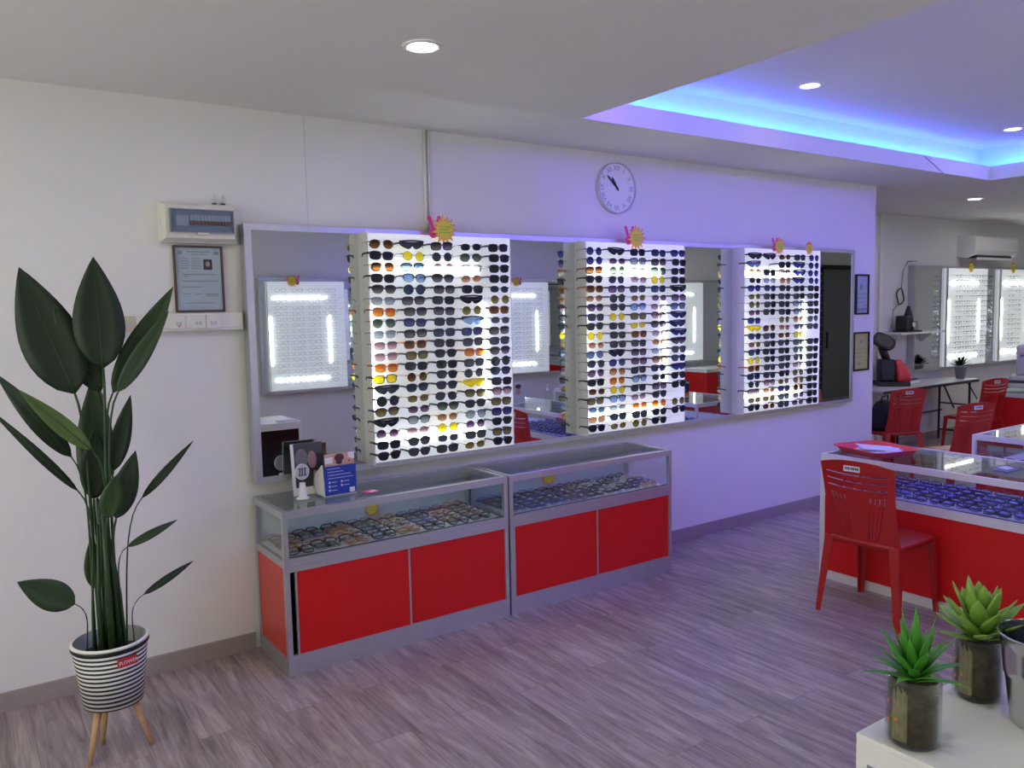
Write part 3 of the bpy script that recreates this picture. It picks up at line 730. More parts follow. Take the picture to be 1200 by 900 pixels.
for x, mt_ in ((-.105, 'socket_yellow'), (-.035, 'trunk_white'), (.115, 'trunk_white'), (.205, 'trunk_white'), (.275, 'trunk_white')):
    mb = MB(mt_).rbox(x-.032, x+.032, -.043, -.034, .010, .076, .003)
    mb.m('light_grey').box(x-.012, x-.002, -.046, -.042, .028, .045).box(x+.004, x+.014, -.046, -.042, .028, .045)
    if x in (.115,): mb.m('red_bright').box(x, x+.006, -.0465, -.042, .02, .026)
    mb.build('socket_plate', t)
MB('light_grey').box(-.001, .001, -.0015, 0, 0, CZ-2.145).build('thin_wire', loc=(1.566, 0, 2.145), label='thin wire running up the wall, left of the round conduit', cat='wire')
mb = MB('trunk_white').tube([(-.012, 0, 0), (-.012, 0, CZ-2.146)], .009, 10).tube([(.012, 0, 0), (.012, 0, CZ-2.146)], .007, 10)
mb.build('wall_conduit', loc=(2.268, -.010, 2.146), label='white conduit running from the mirror display to the ceiling', cat='conduit')

# ------------------------------------------------------------------ tall plant in striped pot
PX, PY = .440, -.645
pot = thing('plant_pot', (PX, PY, 0), 'striped fabric plant pot on three wooden legs below the tall plant', 'plant pot')
mb = MB('pot_stripes'); zt, zb = .455, .205
rt, rb = .138, .108; N = 40
prof = [(rb*.5, zb), (rb, zb), (rt, zt), (rt-.006, zt), (rt-.012, zt-.10)]
mb.lathe(prof[:3]+[(rt-.008, zt), (rt-.014, zt-.08), (0.001, zt-.08)], n=N, caps=False).lathe([(.001, zb), (rb*.5, zb)], n=N, caps=False); mb.build('fabric_body', pot)
MB('black').lathe([(rt-.0, zt-.020), (rt+.0025, zt-.020), (rt+.0025, zt-.006), (rt, zt-.006)], n=N, caps=False).m('white').lathe([(rt, zt-.006), (rt+.003, zt-.006), (rt+.002, zt+.003), (rt-.008, zt+.003)], n=N, caps=False).m('light_grey').lathe([(rt-.008, zt+.002), (rt-.014, zt-.075)], n=N, caps=False).build('rim_band', pot)
MB('soil').lathe([(rt-.016, zt-.08), (rt-.017, zt-.06)], n=N).build('soil', pot)
for (x, y) in ((.333, -.715), (.560, -.690), (.400, -.560)):
    d = Vector((x-PX, y-PY, 0)); top = Vector((d.x*.55, d.y*.55, zb+.004))
    MB('leg_wood').tube([(d.x, d.y, 0), (d+(top-d)*.5), top], [.0085, .0125, .016], 12).build('leg', pot)
# FLOWER label on the side facing the room
dirv = (at(138, 785, 1, -.75)-Vector((PX, PY, 0))); ang = math.radians(-74)
lx, ly = math.cos(ang), math.sin(ang)
lp = Vector((lx*(rt+.004), ly*(rt+.004), .400))
lab = MB('tag_red').box(-.034, .034, -.004, .014, -.016, .016).build('name_patch', pot, loc=lp, rz=ang+PI/2)
lab.rotation_euler[0] = -.12
me = text_mesh('FLOWER', .018, 'paper'); mesh_obj('lettering', me, lab, (0, -.0045, -.001), (PI/2, 0, 0))
plant = thing('potted_plant', (PX, PY, zt-.06), 'tall dark green palm with broad pointed leaves in the striped pot', 'plant')
def leaf(base, tip, wpx, y=PY, mat='leaf_dark', bend=.0, fold=.18, dy=0.0, root=None, stem_r=.005, twist=0.0):
    A = at(base[0], base[1], 1, y); Bp = at(tip[0], tip[1], 1, y+dy)
    O = plant.location; wid = wpx/FPX*3.2
    ax = (Bp-A); Ln = ax.length; axn = ax.normalized()
    view = (CAM-(A+Bp)/2).normalized(); side = axn.cross(view).normalized(); nrm = side.cross(axn).normalized()
    if twist:
        q = Matrix.Rotation(twist, 3, axn); side = q @ side; nrm = q @ nrm
    rings = []; n = 14
    for k in range(n+1):
        s_ = k/n; w = wid*.5*(math.sin(PI*min(1, s_**.74))**.9)*(1 if k < n else 0)+.0006
        c = A+ax*s_+nrm*(bend*Ln*math.sin(PI*s_))+Vector((0, 0, 1))*0
        row = []
        for f_ in (-1, -.55, 0, .55, 1): row.append(c+side*w*f_+nrm*(abs(f_)*w*fold)-O)
        rings.append(row+[p-nrm*.0015 for p in row[::-1]])
    lf = MB(mat).loft(rings).build('leaf', plant)
    # midrib
    MB('stem').tube([A+ax*(k/8)+nrm*(bend*Ln*math.sin(PI*k/8)+.0012)-O for k in range(8)], [.0026-.0024*k/8 for k in range(8)], 5).build('midrib', lf)
    r0 = Vector(root) if root else Vector((PX+random.uniform(-.05, .05), PY+random.uniform(-.04, .04), zt-.07))
    mid = r0*.45+A*.55; mid.x = r0.x*.60+A.x*.40
    start = A-axn*.0; ctrl = A-axn*min(.12, Ln*.35)
    pts = []
    for k in range(11):
        q = k/10; pts.append(r0*(1-q)**3+Vector((r0.x*.8+A.x*.2, r0.y, (r0.z+A.z)/2))*3*q*(1-q)**2+ctrl*3*q*q*(1-q)+A*q**3-O)
    MB('stem').tube(pts, [stem_r*(1.25-.55*k/10) for k in range(11)], 8).build('stem', plant)
LV = [  # base px, tip px, width px, depth, material, root x offset, stem radius
 ((88,462),(22,313),62,-.60,'leaf_dark',-.03,.006), ((118,460),(62,354),33,-.57,'leaf_dark',-.015,.006), ((121,432),(109,301),53,-.64,'leaf_dark',.0,.007),
 ((132,461),(203,336),31,-.58,'leaf_mid',.02,.005), ((138,460),(198,364),20,-.66,'leaf_mid',.03,.005), ((114,584),(109,440),40,-.56,'leaf_mid',.0,.009),
 ((84,536),(-6,437),22,-.62,'leaf_dark',-.05,.004), ((108,528),(22,457),19,-.69,'leaf_light',-.01,.005), ((92,576),(-14,478),10,-.65,'leaf_dark',-.06,.004),
 ((133,552),(153,463),21,-.63,'leaf_dark',.03,.005), ((136,608),(159,528),28,-.68,'leaf_dark',.03,.006), ((126,607),(137,556),24,-.72,'leaf_mid',.015,.006),
 ((166,584),(227,516),10,-.64,'leaf_dark',.06,.003), ((149,641),(208,609),10,-.66,'leaf_mid',.05,.003), ((168,697),(227,657),9,-.62,'leaf_dark',.085,.0022),
 ((88,708),(20,682),33,-.66,'leaf_mid',-.08,.0025), ((112,690),(107,629),20,-.60,'leaf_mid',-.02,.006), ((110,585),(112,500),30,-.60,'leaf_dark',.0,.007)]
for i, (a, b_, w, y, mt_, rx, sr) in enumerate(LV):
    tw = .0
    leaf(a, b_, w, y, mt_, bend=-.03 if i not in (6, 8, 12, 13, 14) else .10, dy=random.uniform(-.05, .05), root=(PX+rx, PY+random.uniform(-.04, .03), zt-.07), stem_r=sr)
for dx, dy_, h, r in ((-.035, -.03, .52, .011), (.0, -.045, .62, .014), (.03, -.02, .55, .012), (.05, .0, .45, .010), (-.01, .01, .6, .010)):
    MB('stem').tube([(dx, dy_, -.01), (dx*.9, dy_*.9, h*.5), (dx*.5, dy_*.5, h)], [r, r*.8, r*.4], 8).build('sheath', plant)

# ------------------------------------------------------------------ leaflets on the first showcase
ZC = .790
t = thing('brochure_stand', (1.572, -.215, ZC), 'white stand of blue printed brochures on the showcase nearest the plant', 'brochure holder')
rzb = .03; t.rotation_euler = (0, 0, rzb)
mb = MB('white'); mb.prism([(-.055, 0), (.035, 0), (.075, .045), (.055, .10), (-.035, .16)], -.088, -.082, axis='x')
mb.prism([(-.055, 0), (.035, 0), (.075, .045), (.055, .10), (-.035, .16)], .082, .088, axis='x'); mb.box(-.088, .088, -.055, .035, 0, .006)
mb.build('holder', t)
MB('blue_print').box(-.084, .084, -.062, -.052, .006, .152).build('blue_panel', t)
mb = MB('paper_blue')
for r, (a, b_) in enumerate(((-.070, -.002), (-.070, .015), (-.066, .055), (-.070, .068))): mb.box(a, b_, -.0632, -.062, .138-.016*r, .1405-.016*r)
for cx_ in (-.066, .000):
    for r in range(3 if cx_ < 0 else 2): mb.box(cx_, cx_+.010, -.0632, -.062, .066-.020*r, .076-.020*r); mb.box(cx_+.015, cx_+.045, -.0632, -.062, .069-.020*r, .072-.020*r)
mb.m('paper').box(.046, .074, -.0634, -.062, .010, .034); mb.build('print', t)
mb = MB('skin_print'); mb.box(-.078, .082, -.050, -.046, .10, .212)
mb.m('hair_print').prism([(.0+.026*math.cos(k*PI/5), .190+.020*math.sin(k*PI/5)) for k in range(10)], -.052, -.050)
mb.prism([(-.002+.017*math.cos(k*PI/5), .168+.012*math.sin(k*PI/5)) for k in range(10)], -.052, -.050)
mb.m('paper').box(.048, .082, -.0515, -.050, .178, .212).box(-.078, -.035, -.0515, -.050, .165, .195)
mb.m('skin_print').prism([(.052+.017*math.cos(k*PI/5), .170+.016*math.sin(k*PI/5)) for k in range(10)], -.0525, -.050); mb.m('photo_dark').box(.048, .056, -.053, -.0515, .166, .172)
mb.build('photo_cards', t)
t = thing('photo_card', (1.455, -.155, ZC), 'dark portrait photo card standing behind the blue brochure stand', 'photo card'); t.rotation_euler = (-.10, 0, .02)
mb = MB('white').box(-.083, .083, 0, .006, 0, .262); mb.build('backing', t)
mb = MB('photo_dark').box(-.068, .083, -.002, 0, .04, .262)
mb.m('photo_mid').prism([(-.03+.034*math.cos(k*PI/6), .185+.050*math.sin(k*PI/6)) for k in range(12)], -.003, -.0015)
mb.m('photo_pink').prism([(.025+.024*math.cos(k*PI/6), .175+.045*math.sin(k*PI/6)) for k in range(12)], -.0035, -.0018)
mb.prism([(.02, .03), (.06, .03), (.07, .11), (.03, .12)], -.0035, -.0018)
mb.build('photo', t)
t = thing('round_badge', (1.393, -.225, ZC), 'small round white badge with blue letters on a stand beside the photo card', 'sign')
MB('white').lathe([(.033, 0), (.033, .004), (.02, .012), (.014, .08)], n=20).build('foot', t)
el = [(.036*math.cos(2*PI*k/24), .135+.040*math.sin(2*PI*k/24)) for k in range(24)]
MB('white').prism(el, -.006, .0).m('light_grey').prism([(x*.94, .135+(z-.135)*.94) for x, z in el], -.0065, -.006).build('disc', t)
mb = MB('navy')
for a in ((-.022, .022, .150, .154), (-.022, .022, .116, .120), (-.016, -.010, .12, .15), (-.004, .002, .12, .15), (.010, .016, .12, .15)): mb.box(a[0], a[1], -.008, -.0065, a[2], a[3])
mb.build('lettering', t)
MB('tag_pink').box(-.035, .04, -.03, .03, 0, .0015).m('paper').box(-.01, .03, -.02, .01, .0015, .002).build('leaflet', loc=(1.72, -.30, ZC), rz=.3, label='small pink leaflet on the glass top right of the brochure stand', cat='leaflet')

# ------------------------------------------------------------------ red plastic chairs
def make_chair(label, loc, rz, group, sticker=True):
    """plastic chair: local -y is its back, +y the way it faces"""
    t = thing('plastic_chair', loc, label, 'chair', rz=rz, group=group)
    mb = MB('red_plastic')
    sr = []
    for z, k in ((.405, .97), (.43, 1.0), (.438, .97)):
        ring = []
        for q in range(28):
            a = 2*PI*q/28; c, s_ = math.cos(a), math.sin(a)
            x = .215*math.copysign(abs(c)**.35, c)*k; y = .205*math.copysign(abs(s_)**.35, s_)*k
            x *= 1+.05*(y/.2); ring.append((x, y, z))
        sr.append(ring)
    mb.loft(sr); mb.build('seat', t)
    def leg(x0, y0, x1, y1, w0, w1):
        mb = MB('red_plastic'); rings = []
        sx, sy = (1 if x0 > 0 else -1), (1 if y0 > 0 else -1)
        for z, q in ((.43, 0), (.2, .55), (.0, 1)):
            x = x0+(x1-x0)*q; y = y0+(y1-y0)*q; w = w0+(w1-w0)*q; tn = .007
            # L-shaped section opening inwards
            rings.append([(x, y, z), (x-sx*w, y, z), (x-sx*w, y-sy*tn, z), (x-sx*tn, y-sy*tn, z), (x-sx*tn, y-sy*w, z), (x, y-sy*w, z)])
        mb.loft(rings, smooth=False); return mb.build('leg', t)
    leg(-.208, -.195, -.235, -.235, .055, .026); leg(.208, -.195, .235, -.235, .055, .026)
    leg(-.215, .198, -.228, .222, .050, .028); leg(.215, .198, .228, .222, .050, .028)
    # backrest: a curved shell split by three slits and a fan of slots
    H0, H1 = .425, .875
    def hw(z): s_ = (z-H0)/(H1-H0); return .205-.012*math.sin(PI*s_)+.004*s_
    def yy(x, z): s_ = (z-H0)/(H1-H0); return -.190-.085*s_ +.028*(1-(x/.21)**2)*-1*.8+.02
    mb = MB('red_plastic')
    def patch(f0, f1, z0, z1, nu=6, nv=4, topcurve=False):
        rings = []
        for i in range(nv+1):
            q = i/nv; row = []
            za = z0(0) if callable(z0) else z0
            for j in range(nu+1):
                u = j/nu
                zz0 = z0(f0(0)+(f1(0)-f0(0))*u) if callable(z0) else z0
                zz1 = z1(f0(0)+(f1(0)-f0(0))*u) if callable(z1) else z1
                z = zz0+(zz1-zz0)*q
                x = f0(z)+(f1(z)-f0(z))*u
                row.append(Vector((x, yy(x, z), z)))
            rings.append(row+[p+Vector((0, .007, 0)) for p in row[::-1]])
        mb.loft(rings, smooth=False)
    top = lambda x: H1-.030*(abs(x)/.21)**2.2
    patch(lambda z: -hw(z), lambda z: -hw(z)+.028, H0, lambda x: top(x), 2, 8)
    patch(lambda z: hw(z)-.028, lambda z: hw(z), H0, lambda x: top(x), 2, 8)
    inx = lambda z: hw(z)-.0281
    sag = lambda c: (lambda x: c-.010*(1-(x/.18)**2))
    z_ = [.802, .765, .728]; sl = .006
    patch(lambda z: -inx(z), inx, sag(z_[0]+sl), lambda x: top(x), 10, 3)
    patch(lambda z: -inx(z), inx, sag(z_[1]+sl), sag(z_[0]), 10, 2)
    patch(lambda z: -inx(z), inx, sag(z_[2]+sl), sag(z_[1]), 10, 2)
    patch(lambda z: -inx(z), inx, sag(.690), sag(z_[2]), 10, 2)
    # lower shell narrowing to the seat, with slots either side
    def edge(k): return lambda z: k*(.118+.058*max(0, min(1, (z-.455)/.235)))
    ks = [.40, .435, .54, .575, .68, .715, .82, .855]
    segs = [(-.40, -.02), (.02, .40), (-.0195, .0195)]
    for q in (1, 3, 5): segs += [(ks[q], ks[q+1]), (-ks[q+1], -ks[q])]
    for a, b_ in segs: patch(edge(a), edge(b_), .45, sag(.692), 3, 6)
    e0 = edge(ks[7]); patch(e0, inx, .45, sag(.692), 2, 6); patch(lambda z: -inx(z), lambda z: -e0(z), .45, sag(.692), 2, 6)
    patch(lambda z: -inx(z), inx, .418, .452, 8, 1)
    mb.build('backrest', t)
    # raised pale edges of the three slits catch the light: thin lips
    mb = MB('red_plastic')
    for zc in z_:
        rings = []
        for j in range(13):
            x = -.16+.32*j/12; z = zc-.010*(1-(x/.18)**2); y = yy(x, z)
            rings.append([(x, y-.004, z-.0015), (x, y, z-.003), (x, y, z+.0005), (x, y-.004, z)])
        mb.loft(rings, smooth=False)
    mb.build('slit_lip', t)
    if sticker:
        zs = .826; y = yy(0, zs)-.0020
        st_ = MB('paper').box(-.045, .045, -.0015, 0, -.015, .015); st_.m('ink')
        random.seed(3)
        u = -.038
        while u < .036: w = random.uniform(.004, .01); st_.box(u, u+w, -.0022, -.0015, -.004+random.uniform(-.003, 0), .008); u += w+.003
        st_.build('price_sticker', t, loc=(-.014, y-.003, zs+.006))
    return t
CG = 'red plastic chairs'
ch = make_chair('red plastic chair pushed to the glass counter, nearest of all chairs', (4.125, -1.635, 0), -PI/2+.05, CG)
def dup(src, loc, rz, label):
    c = copy_tree(src); c.location = loc; c.rotation_euler = (0, 0, rz); c['label'] = label; return c
ch2 = dup(ch, (6.93, -.60, 0), -.28, 'red plastic chair standing between the white framed counter and the black folding table')
ch3 = dup(ch, (7.64, .36, 0), -.33, 'red plastic chair with a black bag on its seat before the folding table')
ch4 = dup(ch, (9.20, .30, 0), -.2, 'red plastic chair before the far red counter, furthest of the chairs')
# black bag on the seat
p = Vector((7.64, .42, .44))
mb = MB('bag'); rings = []
for z, w, d in ((0, .14, .10), (.04, .17, .12), (.16, .15, .10), (.26, .08, .06), (.29, .03, .03)):
    rings.append([(w*math.copysign(abs(math.cos(a))**.6, math.cos(a))*(1+.05*math.sin(3*a)), d*math.copysign(abs(math.sin(a))**.6, math.sin(a)), z) for a in [2*PI*k/20 for k in range(20)]])
mb.loft(rings); mb.tube([(-.06, 0, .24), (-.05, -.02, .33), (.05, -.02, .34), (.07, 0, .24)], .008, 6)
mb.build('black_bag', loc=(p.x-.02, p.y-.0, .439), label='slouching black bag on a red chair seat at the folding table', cat='bag')

# ------------------------------------------------------------------ basket with papers on the counter
t = thing('plastic_basket', (4.635, -1.30, .78), 'shallow red plastic basket holding papers on the glass counter', 'basket', rz=-.28)
def rrect(w, d, r=.05, n=5):
    out = []
    for cx_, cy_, a0 in ((w-r, d-r, 0), (-w+r, d-r, PI/2), (-w+r, -d+r, PI), (w-r, -d+r, 1.5*PI)):
        for k in range(n+1): a = a0+PI/2*k/n; out.append((cx_+r*math.cos(a), cy_+r*math.sin(a)))
    return out
A_ = .165; Bd = .185
mb = MB('red_bright')
pr = [(.86, 0), (.89, .002), (.98, .034), (1.08, .040), (1.08, .036), (.99, .030), (.90, .006), (.86, .006)]
mb.loft([[(x*k, y*k, z) for x, y in rrect(A_, Bd)] for k, z in pr]); mb.build('shell', t)
mb = MB('tray_lilac')
for k in range(5):
    M = Matrix.Rotation(.4*k-.5, 4, 'Z') @ Matrix.Rotation(.04*(k-2), 4, 'X'); mb.m(('tray_lilac', 'paper', 'paper_blue')[k % 3]).box(-.10, .10, -.12, .10, .012+.005*k, .0135+.005*k, M)
o = mb.build('paper_sheets', loc=(4.635, -1.30, .78), rz=-.28, label='loose bluish papers lying in the red basket', cat='papers')
mb = MB('navy')
MB('navy').prism([(-.11, -.05), (.03, -.08), (.12, .0), (.0, .055), (-.09, .02)], 0, .002, axis='z').m('paper_blue').prism([(-.04, -.03), (.03, -.05), (.07, .0), (.0, .025)], .002, .003, axis='z').build('leaflet', loc=(4.70, -2.0, .78), rz=.2, label='dark blue folded leaflet on the glass counter, right of the basket', cat='leaflet')
# hand pump bottle and leaflet stand reflected in the mirror
t = thing('pump_bottle', (4.70, -2.25, .78), 'clear pump bottle on the glass counter, seen in the mirror', 'bottle')
MB('jar_glass').lathe([(.030, 0), (.032, .01), (.032, .11), (.012, .135), (.012, .145)], n=20).build('body', t)
MB('white').lathe([(.015, .145), (.015, .165), (.005, .168), (.005, .19), (.012, .19), (.012, .20)], n=14).box(-.006, .045, -.006, .006, .192, .200).build('pump', t)
t = thing('leaflet_stand', (4.62, -2.62, .78), 'leaflet stand with a portrait on the glass counter, seen in the mirror', 'leaflet stand')
MB('paper').box(-.07, .07, -.004, .0, 0, .21).m('tray_lilac').prism([(-.07, 0), (.0, 0), (-.055, .2)], .0701, .0712, axis='x').build('card', t)
mb = MB('skin_print').prism([(-.01+.03*math.cos(k*PI/6), .12+.045*math.sin(k*PI/6)) for k in range(12)], .0, .002); mb.m('hair_print').prism([(-.01+.036*math.cos(k*PI/6), .165+.022*math.sin(k*PI/6)) for k in range(12)], .0, .0025); mb.build('portrait', t)
# box and items on the white framed counter
pb = at(1196, 512, 2, .78)
t = thing('product_box', (5.96, -1.70, .78), 'dark blue and orange product box standing on the white framed counter', 'box')
MB('navy').rbox(-.045, .045, -.045, .045, 0, .19, .003).m('paper').box(-.046, .046, -.0465, .0465, .16, .18).m('tag_orange').box(-.046, .046, -.0465, .0465, .035, .07).m('tag_yellow').box(-.0465, .0465, -.047, .047, .02, .035).m('paper_blue').box(-.0465, -.045, -.03, -.015, .07, .15).box(-.0465, -.045, .01, .025, .07, .14).m('tag_red').box(-.047, -.045, -.012, .012, .163, .176).build('carton', t)

# ------------------------------------------------------------------ low white counter with succulents and pail (foreground)
TX0, TX1, TY0, TY1, TZ = 1.600, 2.555, -3.62, -3.085, .748
t = thing('white_counter', (TX0, TY1, 0), 'white topped counter in the near corner carrying the succulents and pail', 'counter')
mb = MB('white'); L_, W_ = TX1-TX0, TY1-TY0
for x in (0, L_-.026):
    for y in (-W_, -.026): mb.box(x, x+.026, y, y+.026, 0, TZ-.012)
for y in (-W_, -.026): mb.box(.026, L_-.026, y, y+.026, TZ-.062, TZ-.012); mb.box(.026, L_-.026, y, y+.026, 0, .05)
for x in (0, L_-.026): mb.box(x, x+.026, -W_+.026, -.026, TZ-.062, TZ-.012); mb.box(x, x+.026, -W_+.026, -.026, 0, .05)
mb.build('frame', t)
MB('white').rbox(-.001, L_+.001, -W_-.001, .001, TZ-.012, TZ, .002).build('top', t)
MB('black_gloss').box(.026, L_-.026, -.022, -.016, .05, TZ-.062).build('back_panel', t, label='glossy black sheet')
MB('tray_lilac').box(.026, L_-.026, -W_+.02, -.023, .22, .232).build('shelf', t)
def succulent(x, y, kind, label, plabel):
    z = TZ; t = thing('glass_jar', (x, y, z), label, 'jar', group='glass jars with succulents')
    R, Hj = .0555, .150
    MB('jar_glass').lathe([(R*.8, 0), (R, .012), (R, Hj), (R-.003, Hj), (R-.003, .014), (R*.76, .004)], n=32, caps=False).lathe([(R*.8, 0), (R*.76, .004)], n=32).build('glass_wall', t)
    rr = []
    for zz, k in ((.006, .76), (.014, .93), (.07, .94), (.128, .94), (.138, .90)):
        rr.append([((R-.003)*k*math.cos(a)*(1+.01*math.sin(9*a+zz*80)), (R-.003)*k*math.sin(a)*(1+.01*math.sin(9*a+zz*80)), zz) for a in [2*PI*q/28 for q in range(28)]])
    MB('soil').loft(rr).build('soil', t)
    mb = MB('jar_bark'); ang0 = math.atan2(CAM.y-y, CAM.x-x)-.55
    for q in range(9):      # pale upright bark strips pressed against the glass
        a = ang0+(q-4)*.075; rc = R-.0042; w = .0019 if q % 2 else .0012
        M = Matrix.Translation((rc*math.cos(a), rc*math.sin(a), 0)) @ Matrix.Rotation(a, 4, 'Z'); mb.box(-.001, .001, -w, w, .018, .136-.006*(q % 3), M)
    mb.m('tag_orange')
    for q, (da, zz) in enumerate(((-.05, .062), (-.55, .05), (-.62, .09))):
        a = ang0+da-.1; rc = R-.0035; M = Matrix.Translation((rc*math.cos(a), rc*math.sin(a), zz)) @ Matrix.Rotation(a, 4, 'Z'); mb.box(-.0008, .0008, -.004, .004, -.003, .003, M)
    mb.build('bark_strips', t)
    s = thing('succulent', (x, y, z+.136), plabel, 'plant', group='succulents in glass jars')
    def lf(a, el, ln, w, mat, th=.010, curl=.25, z0=.0):
        rings = []; n = 9
        d = Vector((math.cos(a)*math.cos(el), math.sin(a)*math.cos(el), math.sin(el))); side = Vector((-math.sin(a), math.cos(a), 0)); nr = d.cross(side).normalized()
        for k in range(n+1):
            q = k/n; c = Vector((math.cos(a)*.006, math.sin(a)*.006, z0))+d*ln*q+Vector((0, 0, -1))*ln*curl*q*q
            if kind == 'a': ww = w*(.55+.6*q-1.1*q*q)*(1-q**5)+.0004; tt = th*(1-q*.85)
            else: ww = w*(math.sin(PI*min(1, (q*.86+.14)**1.0))**.8)*(1 if k < n else .05)+.0004; tt = th*(math.sin(PI*(q*.8+.15))**.7)*(1 if k < n else .1)
            rings.append([c+side*ww*math.cos(b_)+nr*tt*.5*math.sin(b_)*(1 if math.sin(b_) < 0 else .35) for b_ in [2*PI*j/8 for j in range(8)]])
        MB(mat).loft(rings).build('leaf', s)
    random.seed(11 if kind == 'a' else 5)
    if kind == 'a':
        for k in range(34):
            q = k/34; a = k*2.39996; el = .42+1.0*q; lf(a, el, random.uniform(.10, .125)*(1+.25*q), .0185, 'succ_a', .008, .30*(1-q)+.02, z0=.002+.02*q)
    else:
        for k in range(26):
            q = k/26; a = k*2.39996+.4; el = .30+1.15*q; lf(a, el, random.uniform(.105, .125)*(1+.08*q), .020, 'succ_b', .014, .05*(1-q), z0=.004+.03*q)
    return s
succulent(1.662, -3.178, 'a', 'glass jar of bark holding the spiky narrow-leaved succulent', 'spiky bright green succulent with narrow curling leaves, nearer the counter corner')
succulent(1.985, -3.160, 'b', 'glass jar of bark holding the broad-leaved succulent', 'pale green succulent with broad pointed leaves, beside the metal pail')
t = thing('metal_pail', (1.958, -3.310, TZ), 'small shiny metal pail at the edge of the photo on the white counter', 'pail')
MB('steel').lathe([(.058, 0), (.060, .006), (.074, .11), (.0765, .113), (.0765, .119), (.0775, .122), (.0775, .128), (.083, .175), (.090, .205), (.092, .206), (.092, .209), (.088, .209)], n=36, caps=False).lathe([(.058, 0), (.057, .002)], n=36).build('shell', t)
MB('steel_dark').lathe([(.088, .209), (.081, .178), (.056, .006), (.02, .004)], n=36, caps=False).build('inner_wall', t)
MB('steel').tube([(-.091, 0, .19), (-.06, -.05, .175), (0, -.082, .165), (.06, -.05, .175), (.091, 0, .19)], .002, 6).build('bail_handle', t)
# papers on the counter, seen in the mirror
MB('paper').box(-.07, .10, -.05, .05, 0, .006).m('paper_blue').box(-.06, .11, -.045, .04, .006, .014).build('paper_stack', loc=(2.42, -3.15, TZ), rz=.1, label='stack of papers on the white counter, seen only in the mirror', cat='papers')

# ------------------------------------------------------------------ recess: trunk, shelf, devices, folding table, air conditioner
MB('trunk_white').box(-.03, .03, -.03, 0, 0, CZ).build('corner_trunking', loc=(8.80, YF, 0), label='white vertical cable trunking on the far wall beside the corner', cat='cable trunking')
t = thing('wall_shelf', (9.30, YF, 1.330), 'small white shelf on the far wall holding a black device', 'shelf')
MB('white').box(-.46, .50, -.26, 0, 0, .022).build('board', t)
for x in (-.3, .3): MB('white').prism([(-.22, 0), (0, 0), (0, -.16), (-.01, -.16)], x-.006, x+.006, axis='x').build('bracket', t)
t = thing('lensmeter', (9.16, YF-.15, 1.352), 'black desktop optical instrument on the small white shelf', 'optical instrument')
mb = MB('black'); mb.rbox(-.16, .16, -.09, .09, 0, .02, .005); mb.rbox(-.15, -.03, -.07, .07, .02, .19, .02); mb.build('base', t)
MB('black').loft([[(.06*s_*math.cos(a)+.01, .06*s_*math.sin(a), z) for a in [2*PI*k/14 for k in range(14)]] for z, s_ in ((.02, 1), (.16, .9), (.23, .6), (.30, .3))]).build('body', t)
MB('white').lathe([(.028, 0), (.028, .01)], c=(.012, 0, 0), n=16).build('dial', t, loc=(0, -.062, .085)).rotation_euler = (PI/2, 0, 0)
MB('grey').rbox(.06, .15, -.05, .05, .02, .13, .01).build('side_box', t)
# hanging cable coil
pc = Vector((9.20, YF-.03, 1.765)); mb = MB('dark_grey')
mb.tube([(.072*math.cos(a), -.0+.006*math.sin(3*a), .092*math.sin(a)) for a in [2*PI*k/28 for k in range(29)]], .009, 6)
mb.tube([(.02, .0, .09), (.07, .01, .30), (.17, .012, .41), (.36, .012, .42)], .004, 6); mb.tube([(-.03, 0, -.08), (-.14, 0, -.16), (-.17, 0, -.36)], .004, 6)
mb.build('cable_coil', loc=pc, label='dark coiled cable hanging on the far wall over the shelf', cat='cable')
# folding table
def place(u, v, z): return at(u, v, 2, z)
t = thing('folding_table', (9.15, .94, 0), 'grey topped folding table with black legs along the far wall', 'table')
MB('light_grey').rbox(-1.05, 1.0, -.24, .222, .735, .765, .006).m('black').box(-1.05, 1.0, -.242, -.238, .728, .757).build('top', t)
for x in (-.66, .90):
    mb = MB('black').tube([(x, -.18, 0), (x, -.18, .735)], .014, 8).tube([(x, .18, 0), (x, .18, .735)], .014, 8).tube([(x, -.18, .12), (x, .18, .12)], .011, 8).tube([(x, -.18, .45), (x, .18, .45)], .009, 8)
    mb.build('leg_frame', t)
    s_ = 1 if x < 0 else -1
    MB('black').tube([(x, 0, .40), (x+s_*.28, 0, .73)], .010, 8).tube([(x-.25*s_, -.15, .50), (x, -.15, .73)], .008, 8).build('brace', t)
MB('black').tube([(-1.0, .2, .35), (1.0, .2, .35)], .012, 8).build('cross_bar', t)
# black and red optical instrument on the table
p = place(1050, 450, .765)
t = thing('slit_lamp', (8.70, .97, .765), 'black and red instrument with a tilted oval screen on the folding table', 'optical instrument', rz=-.75)
MB('black').rbox(-.17, .17, -.13, .13, 0, .05, .01).build('base', t)
MB('red_bright').loft([[(x*k+.09+o_, y*k, z) for x, y in rrect(.07, .10, .03)] for z, k, o_ in ((.05, 1.1, .02), (.14, 1.0, .02), (.24, .75, -.01), (.29, .4, -.03))]).build('red_cover', t)
MB('black').rbox(-.14, .02, -.08, .08, .05, .30, .02).tube([(-.05, 0, .28), (-.11, 0, .44)], .045, 10).build('body', t)
M = Matrix.Translation((-.10, -.05, .50)) @ Matrix.Rotation(.45, 4, 'Y') @ Matrix.Rotation(-.5, 4, 'X')
el = [(.125*math.copysign(abs(math.cos(a))**.7, math.cos(a)), .085*math.copysign(abs(math.sin(a))**.7, math.sin(a))) for a in [2*PI*k/24 for k in range(24)]]
MB('black').prism(el, -.02, .02, M=M).m('dark_grey').prism([(x*.78, z*.78) for x, z in el], -.024, -.02, M=M).build('screen', t)
